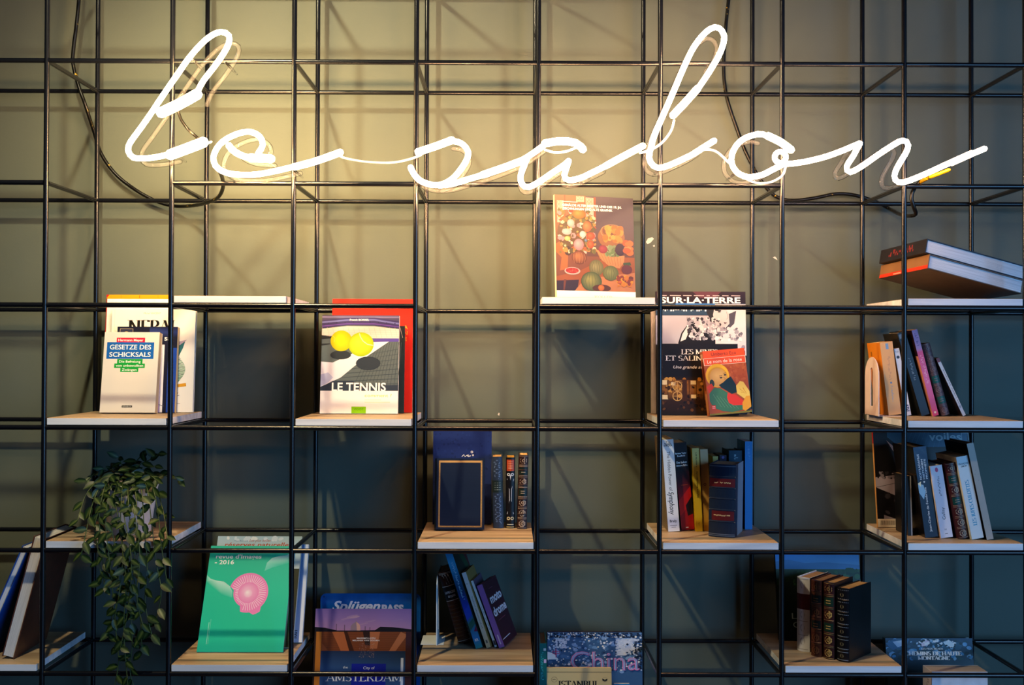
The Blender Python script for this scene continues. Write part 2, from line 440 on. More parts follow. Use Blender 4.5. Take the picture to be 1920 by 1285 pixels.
class Print:
    """flat ink on a cover; coordinates in W x H units, y down from the top left corner"""
    def __init__(s, W, H, w, h):
        s.W, s.H, s.w, s.h = W, H, w, h
        s.v = []; s.f = []; s.c = []; s.n = 0; s.dim = 0.86
    def _add(s, vs, fs, col, cols=None):
        b = len(s.v); s.n += 1
        for (x, y) in vs: s.v.append((x / s.W * s.w, (1 - y / s.H) * s.h, s.n))
        for f in fs:
            s.f.append(tuple(b + i for i in f))
            s.c.append([tuple(q * s.dim for q in cc) for cc in ([cols[i] for i in f] if cols else [col] * len(f))])
    def poly(s, pts, col): s._add(pts, [tuple(range(len(pts)))], hexc(col))
    def rect(s, x, y, w, h, col, nx=1):
        vs = []; fs = []
        for i in range(nx + 1):
            xx = x + w * i / nx; vs += [(xx, y), (xx, y + h)]
        for i in range(nx): fs.append((2 * i, 2 * i + 1, 2 * i + 3, 2 * i + 2))
        s._add(vs, fs, hexc(col))
    def grad(s, x, y, w, h, stops):
        """vertical printed gradient, stops = [(t, hex), ...]"""
        vs = []; fs = []; cols = []
        for t, c in stops:
            vs += [(x, y + h * t), (x + w, y + h * t)]; cols += [hexc(c)] * 2
        for i in range(len(stops) - 1): fs.append((2 * i, 2 * i + 2, 2 * i + 3, 2 * i + 1))
        s._add(vs, fs, None, cols)
    def ell(s, cx, cy, rx, ry, col, n=16, rot=0.0, col2=None, a0=0, a1=360):
        ca, sa = math.cos(math.radians(rot)), math.sin(math.radians(rot))
        pts = []
        for i in range(n):
            g = math.radians(a0 + (a1 - a0) * i / n)
            x, y = rx * math.cos(g), ry * math.sin(g)
            pts.append((cx + x * ca - y * sa, cy + x * sa + y * ca))
        if col2:
            vs = [(cx - rx * .25, cy - ry * .25)] + pts
            fs = [(0, i + 1, (i + 1) % n + 1) for i in range(n)]
            s._add(vs, fs, None, [hexc(col2)] + [hexc(col)] * n)
        else: s.poly(pts, col)
    def ring(s, cx, cy, r0, r1, col, n=20, ry=1.0):
        vs = []; fs = []
        for i in range(n):
            g = 2 * PI * i / n
            vs += [(cx + r0 * math.cos(g), cy + r0 * ry * math.sin(g)), (cx + r1 * math.cos(g), cy + r1 * ry * math.sin(g))]
        for i in range(n):
            j = (i + 1) % n; fs.append((2 * i, 2 * i + 1, 2 * j + 1, 2 * j))
        s._add(vs, fs, hexc(col))
    def line(s, pts, wd, col):
        vs = []; fs = []
        for i, p in enumerate(pts):
            a = pts[max(i - 1, 0)]; b = pts[min(i + 1, len(pts) - 1)]
            dx, dy = b[0] - a[0], b[1] - a[1]; L = math.hypot(dx, dy) or 1
            nx, ny = -dy / L * wd / 2, dx / L * wd / 2
            vs += [(p[0] + nx, p[1] + ny), (p[0] - nx, p[1] - ny)]
        for i in range(len(pts) - 1): fs.append((2 * i, 2 * i + 1, 2 * i + 3, 2 * i + 2))
        s._add(vs, fs, hexc(col))
    def blobs(s, n, x, y, w, h, r0, r1, cols, seed=1, sides=6):
        rnd = random.Random(seed)
        for _ in range(n):
            r = rnd.uniform(r0, r1)
            cx = min(max(x + rnd.random() * w, x + r), x + w - r); cy = min(max(y + rnd.random() * h, y + r), y + h - r)
            s.ell(cx, cy, r, r * rnd.uniform(.5, 1), rnd.choice(cols), sides, rnd.uniform(0, 180) if r < w / 4 else 0)
            s.n -= 1
            s.n += 0.25
        s.n = math.ceil(s.n) + 1
    def _text(s, data, caph, x, y, cap, col, w, align, rot, clip=None):
        vs, fs, x0, x1 = data
        k = cap / caph
        kx = (w / (x1 - x0)) if w else k
        L = (x1 - x0) * kx
        off = {'l': 0, 'c': -L / 2, 'r': -L}[align]
        ca, sa = math.cos(math.radians(rot)), math.sin(math.radians(rot))
        out = []
        for (vx, vy) in vs:
            a = (vx - x0) * kx + off; b = vy * k
            out.append((x + a * ca - b * sa, y - (a * sa + b * ca)))
        s._add(out, fs, hexc(col))
    def text(s, body, x, y, cap, col, w=None, align='l', rot=0, bold=0.0, shear=0.0):
        s._text(font_mesh(body, bold, shear), CAPH, x, y, cap, col, w, align, rot)
    def roman(s, body, x, y, cap, col, w=None, align='l', rot=0, T=.15, t=.05):
        s._text(roman_mesh(body, T, t), 1.0, x, y, cap, col, w, align, rot)
    def build(s, name, parent, fn, rough=0.32):
        if not s.v: return None
        me = mesh_from(name, [fn(u, v, 0.00012 + n * 9e-6) for (u, v, n) in s.v], s.f, print_mat(rough))
        at_ = me.color_attributes.new('ink', 'FLOAT_COLOR', 'CORNER')
        flat = []
        for cs in s.c:
            for c in cs: flat += [c[0], c[1], c[2], 1.0]
        at_.data.foreach_set('color', flat)
        return link(name, me, parent)

# ------------------------------------------------------------------ books
def make_book(name, label, M, w, h, t, style='paper', cover='ffffff', pages='e8dcc0', cat='book', group=None,
              front=None, fs=None, spine=None, ss=None, back=None, bs=None, bands=(), rough=None, cover_mat=None, band_col=None):
    root = tag(empty(name, M), label, cat, group)
    cm = cover_mat or {'paper': lambda: mat(cover, rough or 0.35), 'hard': lambda: mat(cover, rough or 0.45),
          'leather': lambda: leather_mat(cover), 'cloth': lambda: cloth_mat(cover)}[style]()
    pm = paper_pages(pages)
    if style == 'paper': ct, ov = 0.0005, 0.0
    else: ct, ov = 0.0024, 0.003
    bul = min(0.006, t * 0.18) if style == 'leather' else 0.0
    b = MB()
    ch = 0 if style == 'paper' else 0.0007
    b.box(0, w, 0, ct, 0, h, cm, ch); b.box(0, w, t - ct, t, 0, h, cm, ch)
    sx = lambda y: -bul * (1 - ((y - t / 2) / (t / 2)) ** 2)
    n = 8 if bul else 1
    vs = []; f = []
    for i in range(n + 1):
        y = t * i / n
        vs += [(sx(y), y, 0), (sx(y), y, h), (max(ct, .0006), y, h), (max(ct, .0006), y, 0)]
    for i in range(n):
        a, c = 4 * i, 4 * i + 4
        f += [(a, a + 1, c + 1, c), (a + 1, a + 2, c + 2, c + 1), (a + 2, a + 3, c + 3, c + 2), (a + 3, a, c, c + 3)]
    f += [(0, 3, 2, 1), (4 * n, 4 * n + 1, 4 * n + 2, 4 * n + 3)]
    b.add(vs, f, cm)
    cov = b.build('cover', root)
    p = MB()
    e = 0.0004
    p.box(ct + e, w - max(ov, e), ct + 0.0001, t - ct - 0.0001, max(ov, e * .5), h - max(ov, e), pm)
    p.build('page_block', root)
    for bz in bands:
        r = MB(); vs = []; f = []
        m_ = 8
        for i in range(m_ + 1):
            y = t * (0.03 + 0.94 * i / m_)
            for (o, dz) in ((0, -.0022), (-.0018, -.0008), (-.0018, .0008), (0, .0022)): vs.append((sx(y) + o, y, bz * h + dz))
        for i in range(m_):
            for k in range(3): f.append((4 * i + k, 4 * i + k + 1, 4 * i + 5 + k, 4 * i + 4 + k))
        r.add(vs, f, band_col or cm); r.build('raised_band', cov)
    if front:
        P = Print(*(fs or (w * 1000, h * 1000)), w, h); front(P)
        P.build('front_print', cov, lambda u, v, d: (u, -d, v))
    if spine:
        P = Print(*(ss or (t * 1000, h * 1000)), t, h); spine(P)
        P.build('spine_print', cov, lambda u, v, d: (sx(t - u) - d - (0.0002 if bul else 0), t - u, v))
    if back:
        P = Print(*(bs or (w * 1000, h * 1000)), w, h); back(P)
        P.build('back_print', cov, lambda u, v, d: (w - u, t + d, v))
    return root

def face_book(name, label, row, xl, xr, Y, ytop, lean, t, yaw=0.0, roll=0.0, **kw):
    """cover towards the room: left/right bottom corner pixels, bottom depth, top pixel, lean back in degrees"""
    L = math.radians(lean)
    zt = top_z(row) + 0.0006
    z = zt + t * math.sin(L)
    X0, X1 = solve_x(xl, Y, z), solve_x(xr, Y, z)
    w = (X1 - X0) / math.cos(math.radians(yaw))
    h = 0.2
    for _ in range(6):
        py = prj((X0 + w / 2, Y + h * math.sin(L), z + h * math.cos(L)))[1]
        h += (py - ytop) * (Y - CAM.y) / FPX
    M = Matrix.Translation((X0, Y, z)) @ Matrix.Rotation(math.radians(-yaw), 4, 'Z') @ Matrix.Rotation(math.radians(roll), 4, 'Y') @ Matrix.Rotation(-L, 4, 'X')
    return make_book(name, label, M, w, h, t, **kw)

def spine_book(name, label, row, xl, xr, Y, xt, yt, w, yaw=0.0, flip=False, dz=0.0, **kw):
    """spine towards the room: bottom corner pixels, spine depth, top left corner pixel, cover width in metres"""
    z = top_z(row) + 0.0006 + dz
    X0, X1 = solve_x(xl, Y, z), solve_x(xr, Y, z)
    T = at(xt, yt, Y)
    dx, dz = T.x - X0, T.z - z
    roll = math.atan2(dx, dz); h = math.hypot(dx, dz)
    ya = math.radians(yaw)
    t = (X1 - X0) * math.cos(roll) / math.cos(ya)
    if abs(roll) < 0.012: roll = 0.0
    if roll <= 0: piv = Matrix.Translation((X0, Y, z)); off = Matrix.Translation((t, 0, 0))
    else: piv = Matrix.Translation((X1, Y, z)); off = Matrix.Identity(4)
    base = Matrix.Rotation(PI / 2, 4, 'Z')
    if flip: base = Matrix.Translation((-t, w, 0)) @ Matrix.Rotation(-PI / 2, 4, 'Z')     # page edges towards the room
    M = piv @ Matrix.Rotation(-ya, 4, 'Z') @ Matrix.Rotation(roll, 4, 'Y') @ off @ base
    return make_book(name, label, M, w, h, t, **kw)

# ================================================================== the setting
b = MB(); b.box(-3.2, 6.0, WALL_Y, WALL_Y + 0.12, 0, 3.1, WALL)
wall = tag(b.build('wall_back'), kind='structure')
fl = wood_mat('floor_boards', '3a2a1e', '5a4330', 0.6, 0.4)
b = MB(); b.box(-3.2, 6.0, -4.6, WALL_Y + 0.12, -0.06, -0.0005, fl)
tag(b.build('floor'), kind='structure')

# small chips in the paint where the plaster shows
chip = mat('d8d2c4', 0.8)
def paint_chip(px, py, pts):
    c = at(px, py, WALL_Y - 0.0004)
    s = 0.3 / 200
    vs = [(c.x + x * s, c.y, c.z - y * s) for x, y in pts]
    link('paint_chip', mesh_from('paint_chip', vs, [tuple(range(len(vs)))], chip), wall)
paint_chip(1218, 452, [(-7, 2), (-3, -5), (5, -7), (8, -4), (2, 3), (-4, 6)])
paint_chip(1226, 461, [(-2, 0), (1, -2), (2, 1), (0, 2)])
paint_chip(1454, 483, [(-5, 0), (-1, -2), (2, 1), (4, 5), (0, 3)])
paint_chip(935, 777, [(-2, 1), (0, -3), (2, -2), (1, 3)])

# ================================================================== the rack
rack = tag(empty('grid_shelf', Matrix.Translation((-0.6, 0, 0))), 'tall black metal grid rack of slim round bars standing against the green wall', 'shelf rack')
ROFF = Vector((-0.6, 0, 0))
def cyl_mesh(name, axis, L, r, sides=12):
    vs = []; f = []
    for e in (-L / 2, L / 2):
        for k in range(sides):
            g = 2 * PI * k / sides
            a, c = r * math.cos(g), r * math.sin(g)
            vs.append({'x': (e, a, c), 'y': (a, e, c), 'z': (a, c, e)}[axis])
    for k in range(sides):
        k2 = (k + 1) % sides; f.append((k, k2, sides + k2, sides + k))
    me = mesh_from(name, vs, f, BAR, True)
    return me
COLS = list(range(-2, 11))
FX = {i: i * PITCH for i in COLS}; RX = dict(FX)
FX[0] -= 0.0065; FX[1] += 0.0012; FX[4] += 0.0; FX[7] += 0.001
RX[3] += 0.002; RX[5] -= 0.003; RX[6] -= 0.003; RX[2] += 0.003
ROWS = list(range(0, 9))
POST_H = ZTOP + 0.012
post_me = cyl_mesh('post', 'z', POST_H, BAR_R * 1.04)
rail_me = cyl_mesh('rail', 'x', 1.0, BAR_R)
tie_me = cyl_mesh('cross_bar', 'y', DEEP - 2 * BAR_R, BAR_R * 0.95)
for i in COLS:
    for (xs, y) in ((FX, 0.0), (RX, DEEP)):
        o = link('post', post_me, rack); o.location = Vector((xs[i], y, POST_H / 2)) - ROFF
MISSING = {(2, 1), (2, 7), (3, 4), (6, 5)}          # front bars left out: (row, cell)
for k in ROWS:
    for i in COLS[:-1]:
        for (xs, y) in ((FX, 0.0), (RX, DEEP)):
            if y == 0 and (k, i + 1) in MISSING: continue
            a, c = xs[i] + BAR_R * .8, xs[i + 1] - BAR_R * .8
            o = link('rail', rail_me, rack); o.location = Vector(((a + c) / 2, y, row_z(k))) - ROFF; o.scale.x = c - a
    for i in COLS:
        o = link('cross_bar', tie_me, rack)
        dx = RX[i] - FX[i]
        o.location = Vector(((RX[i] + FX[i]) / 2, DEEP / 2, row_z(k))) - ROFF
        o.rotation_euler.z = -math.atan2(dx, DEEP)

# ================================================================== shelf boards
def board(row, cell, label, dx0=0.0, dx1=0.0):
    x0, x1 = FX[cell - 1] + 0.0085 + dx0, FX[cell] - 0.0085 + dx1
    y0, y1 = -0.004, DEEP - 0.0068
    L, D, T = (x1 - x0) / 2, (y1 - y0) / 2, BOARD_T / 2
    m = MB(); ch = 0.0006
    m.box(-L, L, -D, D, -T, T, WOOD_TOP, ch)
    o = m.build('shelf_board')
    me = o.data
    me.materials.append(COOL_LIT_EDGE)
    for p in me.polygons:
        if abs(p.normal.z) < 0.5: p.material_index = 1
    o.location = ((x0 + x1) / 2, (y0 + y1) / 2, row_z(row) + BAR_R + T + 0.0003)
    tag(o, label, 'shelf board', 'pale wooden boards laid in the rack')
board(3, 2, 'empty pale wooden shelf board above the empty cell beside the tennis book', 0, -0.008)
board(3, 5, 'pale wooden shelf board carrying the painted still-life catalogue', 0.002, -0.004)
board(3, 8, 'pale wooden shelf board under the two big slanting books')
board(4, 1, 'pale wooden shelf board carrying the white paperback with the blue title block')
board(4, 3, 'pale wooden shelf board carrying the tennis book')
board(4, 6, 'pale wooden shelf board under the orange paperback with a bearded man')
board(4, 8, 'pale wooden shelf board with a slotted white bookend and leaning orange book')
board(5, 1, 'pale wooden shelf board carrying the trailing potted plant')
board(5, 4, 'pale wooden shelf board with the gold-framed navy book and three old spines')
board(5, 6, 'pale wooden shelf board under yellow spines and a thick navy volume')
board(5, 8, 'pale wooden shelf board under a leaning row ending in a beige spine')
board(6, 0, 'pale wooden shelf board under two big books cut off by the left edge', 0, -0.004)
board(6, 2, 'pale wooden shelf board under the bright green magazine')
board(6, 4, 'pale wooden shelf board with a white wire-thin bookend and purple book')
board(6, 7, 'pale wooden shelf board carrying four old leather volumes')
board(7, 3, 'lowest pale wooden shelf board, under the blue enamel sign')
board(7, 5, 'lowest pale wooden shelf board, under the book with pink handwriting')
board(7, 8, 'lowest pale wooden shelf board, under the mountain book and a white one')

# ================================================================== the neon sign
SIGN_Y = -0.110
GHOST_Y = -0.022
sign = tag(empty('neon_sign', Matrix.Translation((0.9, SIGN_Y, 2.0))), 'glowing warm white handwritten neon sign fixed across the front of the rack', 'neon sign')
SO = Vector((0.9, SIGN_Y, 2.0))
def sp(pts, Y=SIGN_Y): return [at(x, y, Y) - SO for x, y in pts]
TR, SR = 0.0064, 0.0098
LET = 0
def neon(pts, r=TR, m=None, name='glowing_tube', n=6, step=0.009, ghost=True, sides=8):
    m = m or NEONS[LET]
    P = resample(spline(sp(pts), n), step)
    V, F = tube(P, r, sides)
    link(name, mesh_from(name, V, F, m, True), sign)
    if ghost:
        Q = [p + Vector((0, GHOST_Y - SIGN_Y, 0)) for p in P]
        V, F = tube(Q, 0.0058, 8)
        link('clear_backing', mesh_from('clear_backing', V, F, CLEAR, True), sign)
def sleeve(pts, r=SR): neon(pts, r, SLEEVES[LET], 'tube_sleeve', 4, 0.014, False)
def wire(pts, r=0.0026, Y=SIGN_Y + 0.02):
    P = resample(spline([at(x, y, Y) - SO for x, y in pts], 8), 0.006)
    V, F = tube(P, r, 7)
    link('pale_wire', mesh_from('pale_wire', V, F, WIRE, True), sign)
# first letter
neon([(368, 180), (379, 155), (405, 121), (423, 94), (430, 77), (428, 65), (416, 60), (401, 64), (381, 79), (355, 108), (329, 145), (307, 177), (285, 210), (264, 240), (245, 266), (240, 280), (245, 292), (257, 297), (285, 296), (316, 290)])
sleeve([(303, 211), (335, 196), (369, 177)], 0.0128); sleeve([(320, 290), (350, 279), (381, 267)], 0.0125)
# second letter
neon([(429, 273), (439, 284), (454, 292), (470, 296), (500, 298)], 0.0072)
sleeve([(470, 296), (490, 297), (508, 298)], 0.0098)
neon([(484, 288), (493, 272), (489, 259), (478, 250), (464, 247), (445, 251), (426, 260), (412, 271), (403, 285), (400, 298), (404, 311), (415, 320), (432, 326), (457, 328), (482, 327), (511, 322), (550, 313)])
sleeve([(552, 313), (590, 303), (638, 286)], 0.0082)
# third letter
LET = 1
neon([(846, 265), (858, 266), (868, 271), (876, 280), (878, 289), (875, 300), (866, 315), (854, 330), (843, 339), (828, 346), (812, 347), (794, 342), (782, 334), (774, 323), (770, 314)])
sleeve([(784, 285), (815, 275), (847, 263)], 0.0085)
neon([(824, 348), (848, 345), (875, 337), (909, 327), (943, 315), (977, 301), (1000, 287), (1022, 271)])
sleeve([(905, 328), (943, 315), (975, 303)], 0.0082)
sleeve([(1022, 269), (1045, 265), (1065, 265), (1083, 270), (1093, 280)], 0.0088)
# fourth letter
neon([(988, 298), (980, 317), (976, 332), (978, 344), (986, 351), (997, 349), (1016, 338), (1036, 324), (1056, 311), (1066, 302)])
neon([(1066, 303), (1061, 318), (1058, 330), (1062, 337), (1072, 338), (1091, 333), (1114, 322), (1138, 310)])
sleeve([(1136, 311), (1169, 293), (1205, 274)], 0.0075)
# tall letter
LET = 2
neon([(1308, 167), (1322, 147), (1339, 120), (1352, 95), (1358, 72), (1354, 58), (1344, 51), (1332, 54), (1317, 67), (1300, 90), (1285, 120), (1270, 155), (1255, 190), (1240, 224), (1227, 254), (1220, 279), (1217, 294), (1222, 308), (1234, 315), (1252, 311), (1275, 301), (1300, 289), (1320, 276)])
sleeve([(1262, 216), (1285, 192), (1308, 166)], 0.0085); sleeve([(1300, 289), (1320, 276), (1339, 264)], 0.0068)
# round letter
neon([(1438, 255), (1426, 251), (1411, 254), (1397, 259), (1385, 268), (1377, 279), (1372, 292), (1372, 306), (1378, 319), (1389, 328), (1402, 332), (1416, 331), (1432, 327), (1447, 319), (1461, 312), (1471, 306)])
sleeve([(1440, 255), (1463, 266), (1483, 281)], 0.0088)
_c = [at(1463 + 10.5 * math.cos(g), 295 + 10.5 * math.sin(g), SIGN_Y - 0.006) - SO for g in [2 * PI * k / 20 for k in range(20)]]
_v, _f = tube(_c, 0.0058, 10, True)
link('glowing_tube', mesh_from('glowing_tube', _v, _f, NEONS[2], True), sign)
LET = 3
neon([(1472, 308), (1492, 306), (1516, 302), (1548, 294), (1576, 284), (1600, 274), (1612, 269)], ghost=False)
# last letter
neon([(1612, 270), (1606, 281), (1599, 294), (1590, 307), (1587, 317), (1593, 323), (1604, 319), (1623, 307), (1647, 290), (1670, 275), (1687, 265), (1697, 264), (1703, 271), (1700, 284), (1690, 301), (1681, 317), (1677, 330), (1681, 340), (1694, 342), (1717, 334), (1745, 322), (1773, 309), (1801, 297), (1824, 288), (1846, 279)])
sleeve([(1784, 305), (1802, 297), (1822, 288)], 0.0078)
# connecting leads, paled by an added glow
wire([(636, 292), (652, 298), (690, 304), (735, 305), (770, 298), (790, 290)])
wire([(1264, 226), (1258, 246), (1241, 268), (1220, 281), (1200, 287)])
wire([(1318, 281), (1333, 281), (1347, 287), (1366, 305)])
wire([(1473, 312), (1468, 328), (1453, 339), (1435, 344), (1416, 343), (1400, 336)])
wire([(396, 266), (380, 272), (360, 280), (335, 288)])
wire([(1022, 281), (1040, 286), (1062, 284), (1080, 277)])
# clear clips carrying the tubes on the bars
for (x, y) in [(362, 113), (423, 117), (290, 196), (323, 288), (551, 319), (415, 322), (781, 334), (880, 337), (1007, 344), (1110, 323), (1140, 309), (1236, 316), (1330, 122), (1268, 158), (1380, 324), (1465, 309), (1697, 342), (1606, 283), (1733, 326)]:
    P = [at(x, y, SIGN_Y) - SO, at(x, y, SIGN_Y) - SO + Vector((0, 0.101, 0))]
    V, F = tube(P, 0.0032, 8, False, False)
    o = link('tube_clip', mesh_from('tube_clip', V, F, CLEAR, True), sign)

def cable(name, pts, label, mats=CABLE, r=0.0050):
    P = resample(spline([at(x, y, Y) for x, y, Y in pts], 10), 0.008)
    V, F = tube(P, r, 9)
    o = link(name, mesh_from(name, V, F, mats, True))
    return tag(o, label, 'cable') if label else o
cable('power_cable', [(151, -60, .285), (148, 0, .285), (143, 50, .285), (138, 90, .285), (137, 120, .285), (147, 160, .286), (160, 197, .288), (176, 247, .325), (189, 287, .33), (217, 327, .335), (260, 360, .335), (300, 380, .335), (333, 387, .33), (366, 385, .28), (388, 380, .22), (409, 370, .16), (418, 352, .10), (417, 334, .03), (414, 326, -.04), (412, 321, -.09)],
      'black power cable hanging down the wall at the left of the sign')
c = cable('power_cable', [(1372, -60, .33), (1366, 0, .33), (1360, 60, .33), (1357, 120, .33), (1359, 160, .33), (1366, 195, .33), (1383, 245, .335), (1398, 285, .335), (1420, 328, .335), (1442, 358, .335), (1462, 372, .335), (1490, 376, .33), (1530, 371, .33), (1565, 364, .33), (1596, 365, .33), (1630, 374, .332), (1652, 383, .332), (1670, 393, .32), (1690, 403, .15), (1708, 405, .07), (1717, 401, .04), (1713, 388, .026), (1709, 372, .024), (1713, 356, .024), (1727, 340, 0.022), (1744, 332, -.05)],
      'black power cable hanging down the wall and looping below the last letter of the sign')
P = resample(spline([at(x, y, Y) for x, y, Y in [(1727, 341, .022), (1742, 333, -.045), (1758, 327, -.07), (1779, 319, -.09)]], 8), 0.006)
V, F = tube(P, 0.0046, 9)
link('yellow_lead', mesh_from('yellow_lead', V, F, mat('e0a800', 0.4), True), c)
P = resample(spline([at(x, y, Y) for x, y, Y in [(334, 208, -.07), (340, 225, -.05), (352, 242, -.03), (364, 253, -.03), (372, 260, -.04)]], 8), 0.006)
V, F = tube(P, 0.0036, 9)
link('power_lead', mesh_from('power_lead', [v - SO for v in V], F, CABLE, True), sign)

# ================================================================== cover designs
def spine_text(P, body, col, frac0=0.1, frac1=0.9, up=True, cap=None, bold=0.0, shear=0.0, x=0.5, roman=False, T=.15):
    """lettering along the spine between two fractions of its height (0 = top)"""
    c = cap or P.W * 0.45
    y0, y1 = P.H * frac0, P.H * frac1
    f = P.roman if roman else P.text
    kw = dict(T=T) if roman else dict(bold=bold, shear=shear)
    if up: f(body, P.W * x + c / 2, y1, c, col, w=y1 - y0, rot=90, **kw)
    else: f(body, P.W * x - c / 2, y0, c, col, w=y1 - y0, rot=-90, **kw)
def spine_marks(P, col, f0, f1, cap=None, x=0.5, seed=0):
    """lettering too small to read: a broken row of letter-sized strokes along the spine"""
    rnd = random.Random(len(P.f) + int(P.H * 7) + seed)
    c = cap or P.W * .3; y = P.H * f0
    while y < P.H * f1:
        w = c * rnd.uniform(.3, .6)
        if rnd.random() > .14: P.rect(P.W * x - c / 2 + c * .5 * (rnd.random() > .6), y, c * rnd.choice((.5, 1, .75)) * .9, w * .62, col); P.n -= .9
        y += w
    P.n = math.ceil(P.n) + 1
def line_marks(P, x, y, w, cap, col):
    rnd = random.Random(int(x * 7 + y * 3)); a = x
    while a < x + w:
        k = cap * rnd.uniform(.35, .7)
        if rnd.random() > .12: P.rect(a, y - cap * rnd.choice((1, .72)), k * .62, cap * .72, col); P.n -= .9
        a += k
    P.n = math.ceil(P.n) + 1
def gilt_spine(P, base, gold, labels=(), n=5, orn=True, lab_col='163832', dark='20100c'):
    """tooled leather spine: bands of gold line, rosettes and coloured title labels"""
    W, H = P.W, P.H
    P.rect(0, 0, W, H, base, 8)
    st = H / n
    for i in range(n + 1):
        for d in (-H * .012, H * .006):
            y = min(max(i * st + d, H * .008), H * .985)
            P.rect(W * .04, y, W * .92, H * .005, gold, 8)
    for i in range(n):
        cy = (i + .5) * st
        if i in labels:
            P.rect(W * .06, cy - st * .34, W * .88, st * .68, lab_col, 8)
            for k in (-.12, .08): P.rect(W * .28, cy + st * k, W * .44, st * .06, gold, 4)
        elif orn:
            r = min(W * .36, st * .36)
            P.ell(W / 2, cy, r, r, gold, 14); P.ell(W / 2, cy, r * .62, r * .62, base, 12)
            P.ell(W / 2, cy, r * .42, r * .46, gold, 10); P.ell(W / 2, cy, r * .16, r * .34, dark, 8)
            for g in range(8): P.ell(W / 2 + r * math.cos(g * PI / 4), cy + r * math.sin(g * PI / 4), r * .16, r * .16, base, 6)

# ---------------------------------------------------------------- cell 1, fourth row: white paperback and friends
G1 = 'books on the shelf above the plant'
def f_(P):
    P.rect(0, 0, 120, 8, 'f0a21a'); P.poly([(0, 0), (5, 0), (0, 7)], 'c81f24'); P.rect(0, 7, 1.6, 215, 'a8201c')
    P.line([(27, 1), (27, 7)], .6, 'c8780c'); P.line([(95, 1), (95, 7)], .6, 'c8780c'); P.line([(61, 1), (61, 6)], 1.2, 'a05a08')
face_book('hardcover_book', 'white hardcover with orange top band, rearmost behind the watercolour travel book', 4, 191, 314, .250, 553, 5, .012, style='hard', cover='f4f2ee', front=f_, fs=(120, 222), group=G1,
          spine=lambda P: P.rect(0, 0, P.W, P.H, 'b02420'))
def f_(P):   # W 165 H 195
    P.rect(0, 0, 165, 195, 'f6f4f1'); P.line([(5, 2), (5, 193)], .5, 'd8d6d4')
    P.text('Michel VINCENT', 62, 9.5, 3.6, '9a9488', w=34, shear=.2)
    P.roman('NEPAL', 33, 45, 24, '161412', w=100, T=.19, t=.03)
    P.poly([(128, 66), (146, 61), (142, 74), (134, 90), (126, 100), (118, 96)], '2f6e78'); P.poly([(122, 64), (150, 58), (136, 68), (118, 72)], 'b8a8c0')
    for k in range(24):
        y = 90 + k * 2.2; wdt = 6 + 16 * math.sin(k / 24 * PI)
        P.line([(126 - wdt * .2, y + 3), (126 + wdt, y - 2)], 1.3, ['4a8a62', '3f7a58', '7ab08a'][k % 3])
    P.poly([(120, 144), (150, 140), (151, 146), (128, 149)], 'e0a030'); P.poly([(120, 160), (136, 158), (132, 163), (118, 165)], 'dd9a28')
    P.line([(118, 168), (128, 165), (138, 163)], .8, '4a4a50'); P.line([(116, 176), (122, 182), (130, 178), (140, 179)], .6, '303038')
face_book('softcover_book', 'large white softcover with a watercolour tree and tall black serif title', 4, 203, 361, .232, 580, 5, .012, style='paper', cover='f4f3f0', pages='f0eee8', front=f_, fs=(165, 195), group=G1)
def f_(P):
    P.rect(0, 0, 112, 162, '161a34'); P.rect(5, 4, 24, 26, '2a3050'); P.ring(17, 16, 5, 7, 'c8b070')
    P.line([(5, 4), (29, 4), (29, 30), (5, 30), (5, 4)], .6, 'd8c8a0')
    P.grad(60, 0, 52, 20, [(0, '1a2248'), (.5, '2a3c80'), (1, '161a34')])
    P.rect(0, 34, 89, 128, 'f2eff4'); P.rect(74, 34, 9, 128, 'd67fd0'); P.rect(96, 40, 16, 122, '1d48b0'); P.ell(99, 68, 2.5, 3, 'e8a020')
    P.text('sa', 88, 26, 10, 'f4f4f8', w=13, bold=.01)
    P.line([(80, 146), (90, 150)], .8, '303040'); P.line([(80, 150), (92, 150)], .5, '808090')
face_book('paperback_book', 'dark blue paperback with a pink strip, standing between two white books', 4, 213, 327, .206, 613, 6, .017, style='paper', cover='182048', pages='e0c48c', front=f_, fs=(112, 162), group=G1)
def f_(P):
    P.rect(0, 0, 525, 762, 'dedcd8')
    P.rect(118, 54, 271, 46, 'd9163e'); P.rect(29, 98, 450, 158, '1460b8')
    P.rect(135, 258, 243, 46, '12a03c'); P.rect(110, 300, 292, 42, '12a03c'); P.rect(170, 338, 172, 42, '12a03c')
    P.text('Hermann Meyer', 253, 88, 25, 'ffffff', w=240, align='c', bold=.012)
    P.text('GESETZE DES', 254, 165, 46, 'ffffff', w=395, align='c', bold=.014)
    P.text('SCHICKSALS', 254, 236, 46, 'ffffff', w=395, align='c', bold=.014)
    P.text('Die Befreiung', 256, 292, 23, 'ffffff', w=205, align='c', bold=.008)
    P.text('von unbewußten', 256, 330, 23, 'ffffff', w=260, align='c', bold=.008)
    P.text('Zwängen', 256, 369, 23, 'ffffff', w=140, align='c', bold=.008)
    P.rect(207, 695, 98, 20, '141414'); P.text('SPHINX', 256, 711, 12, 'd0d0d0', w=86, align='c')
face_book('paperback_book', 'light grey paperback with blue, red and green title blocks', 4, 186.5, 290.5, .165, 623, 9, .023, style='paper', cover='dedcd8', pages='d8bc94', front=f_, fs=(525, 762), group=G1)

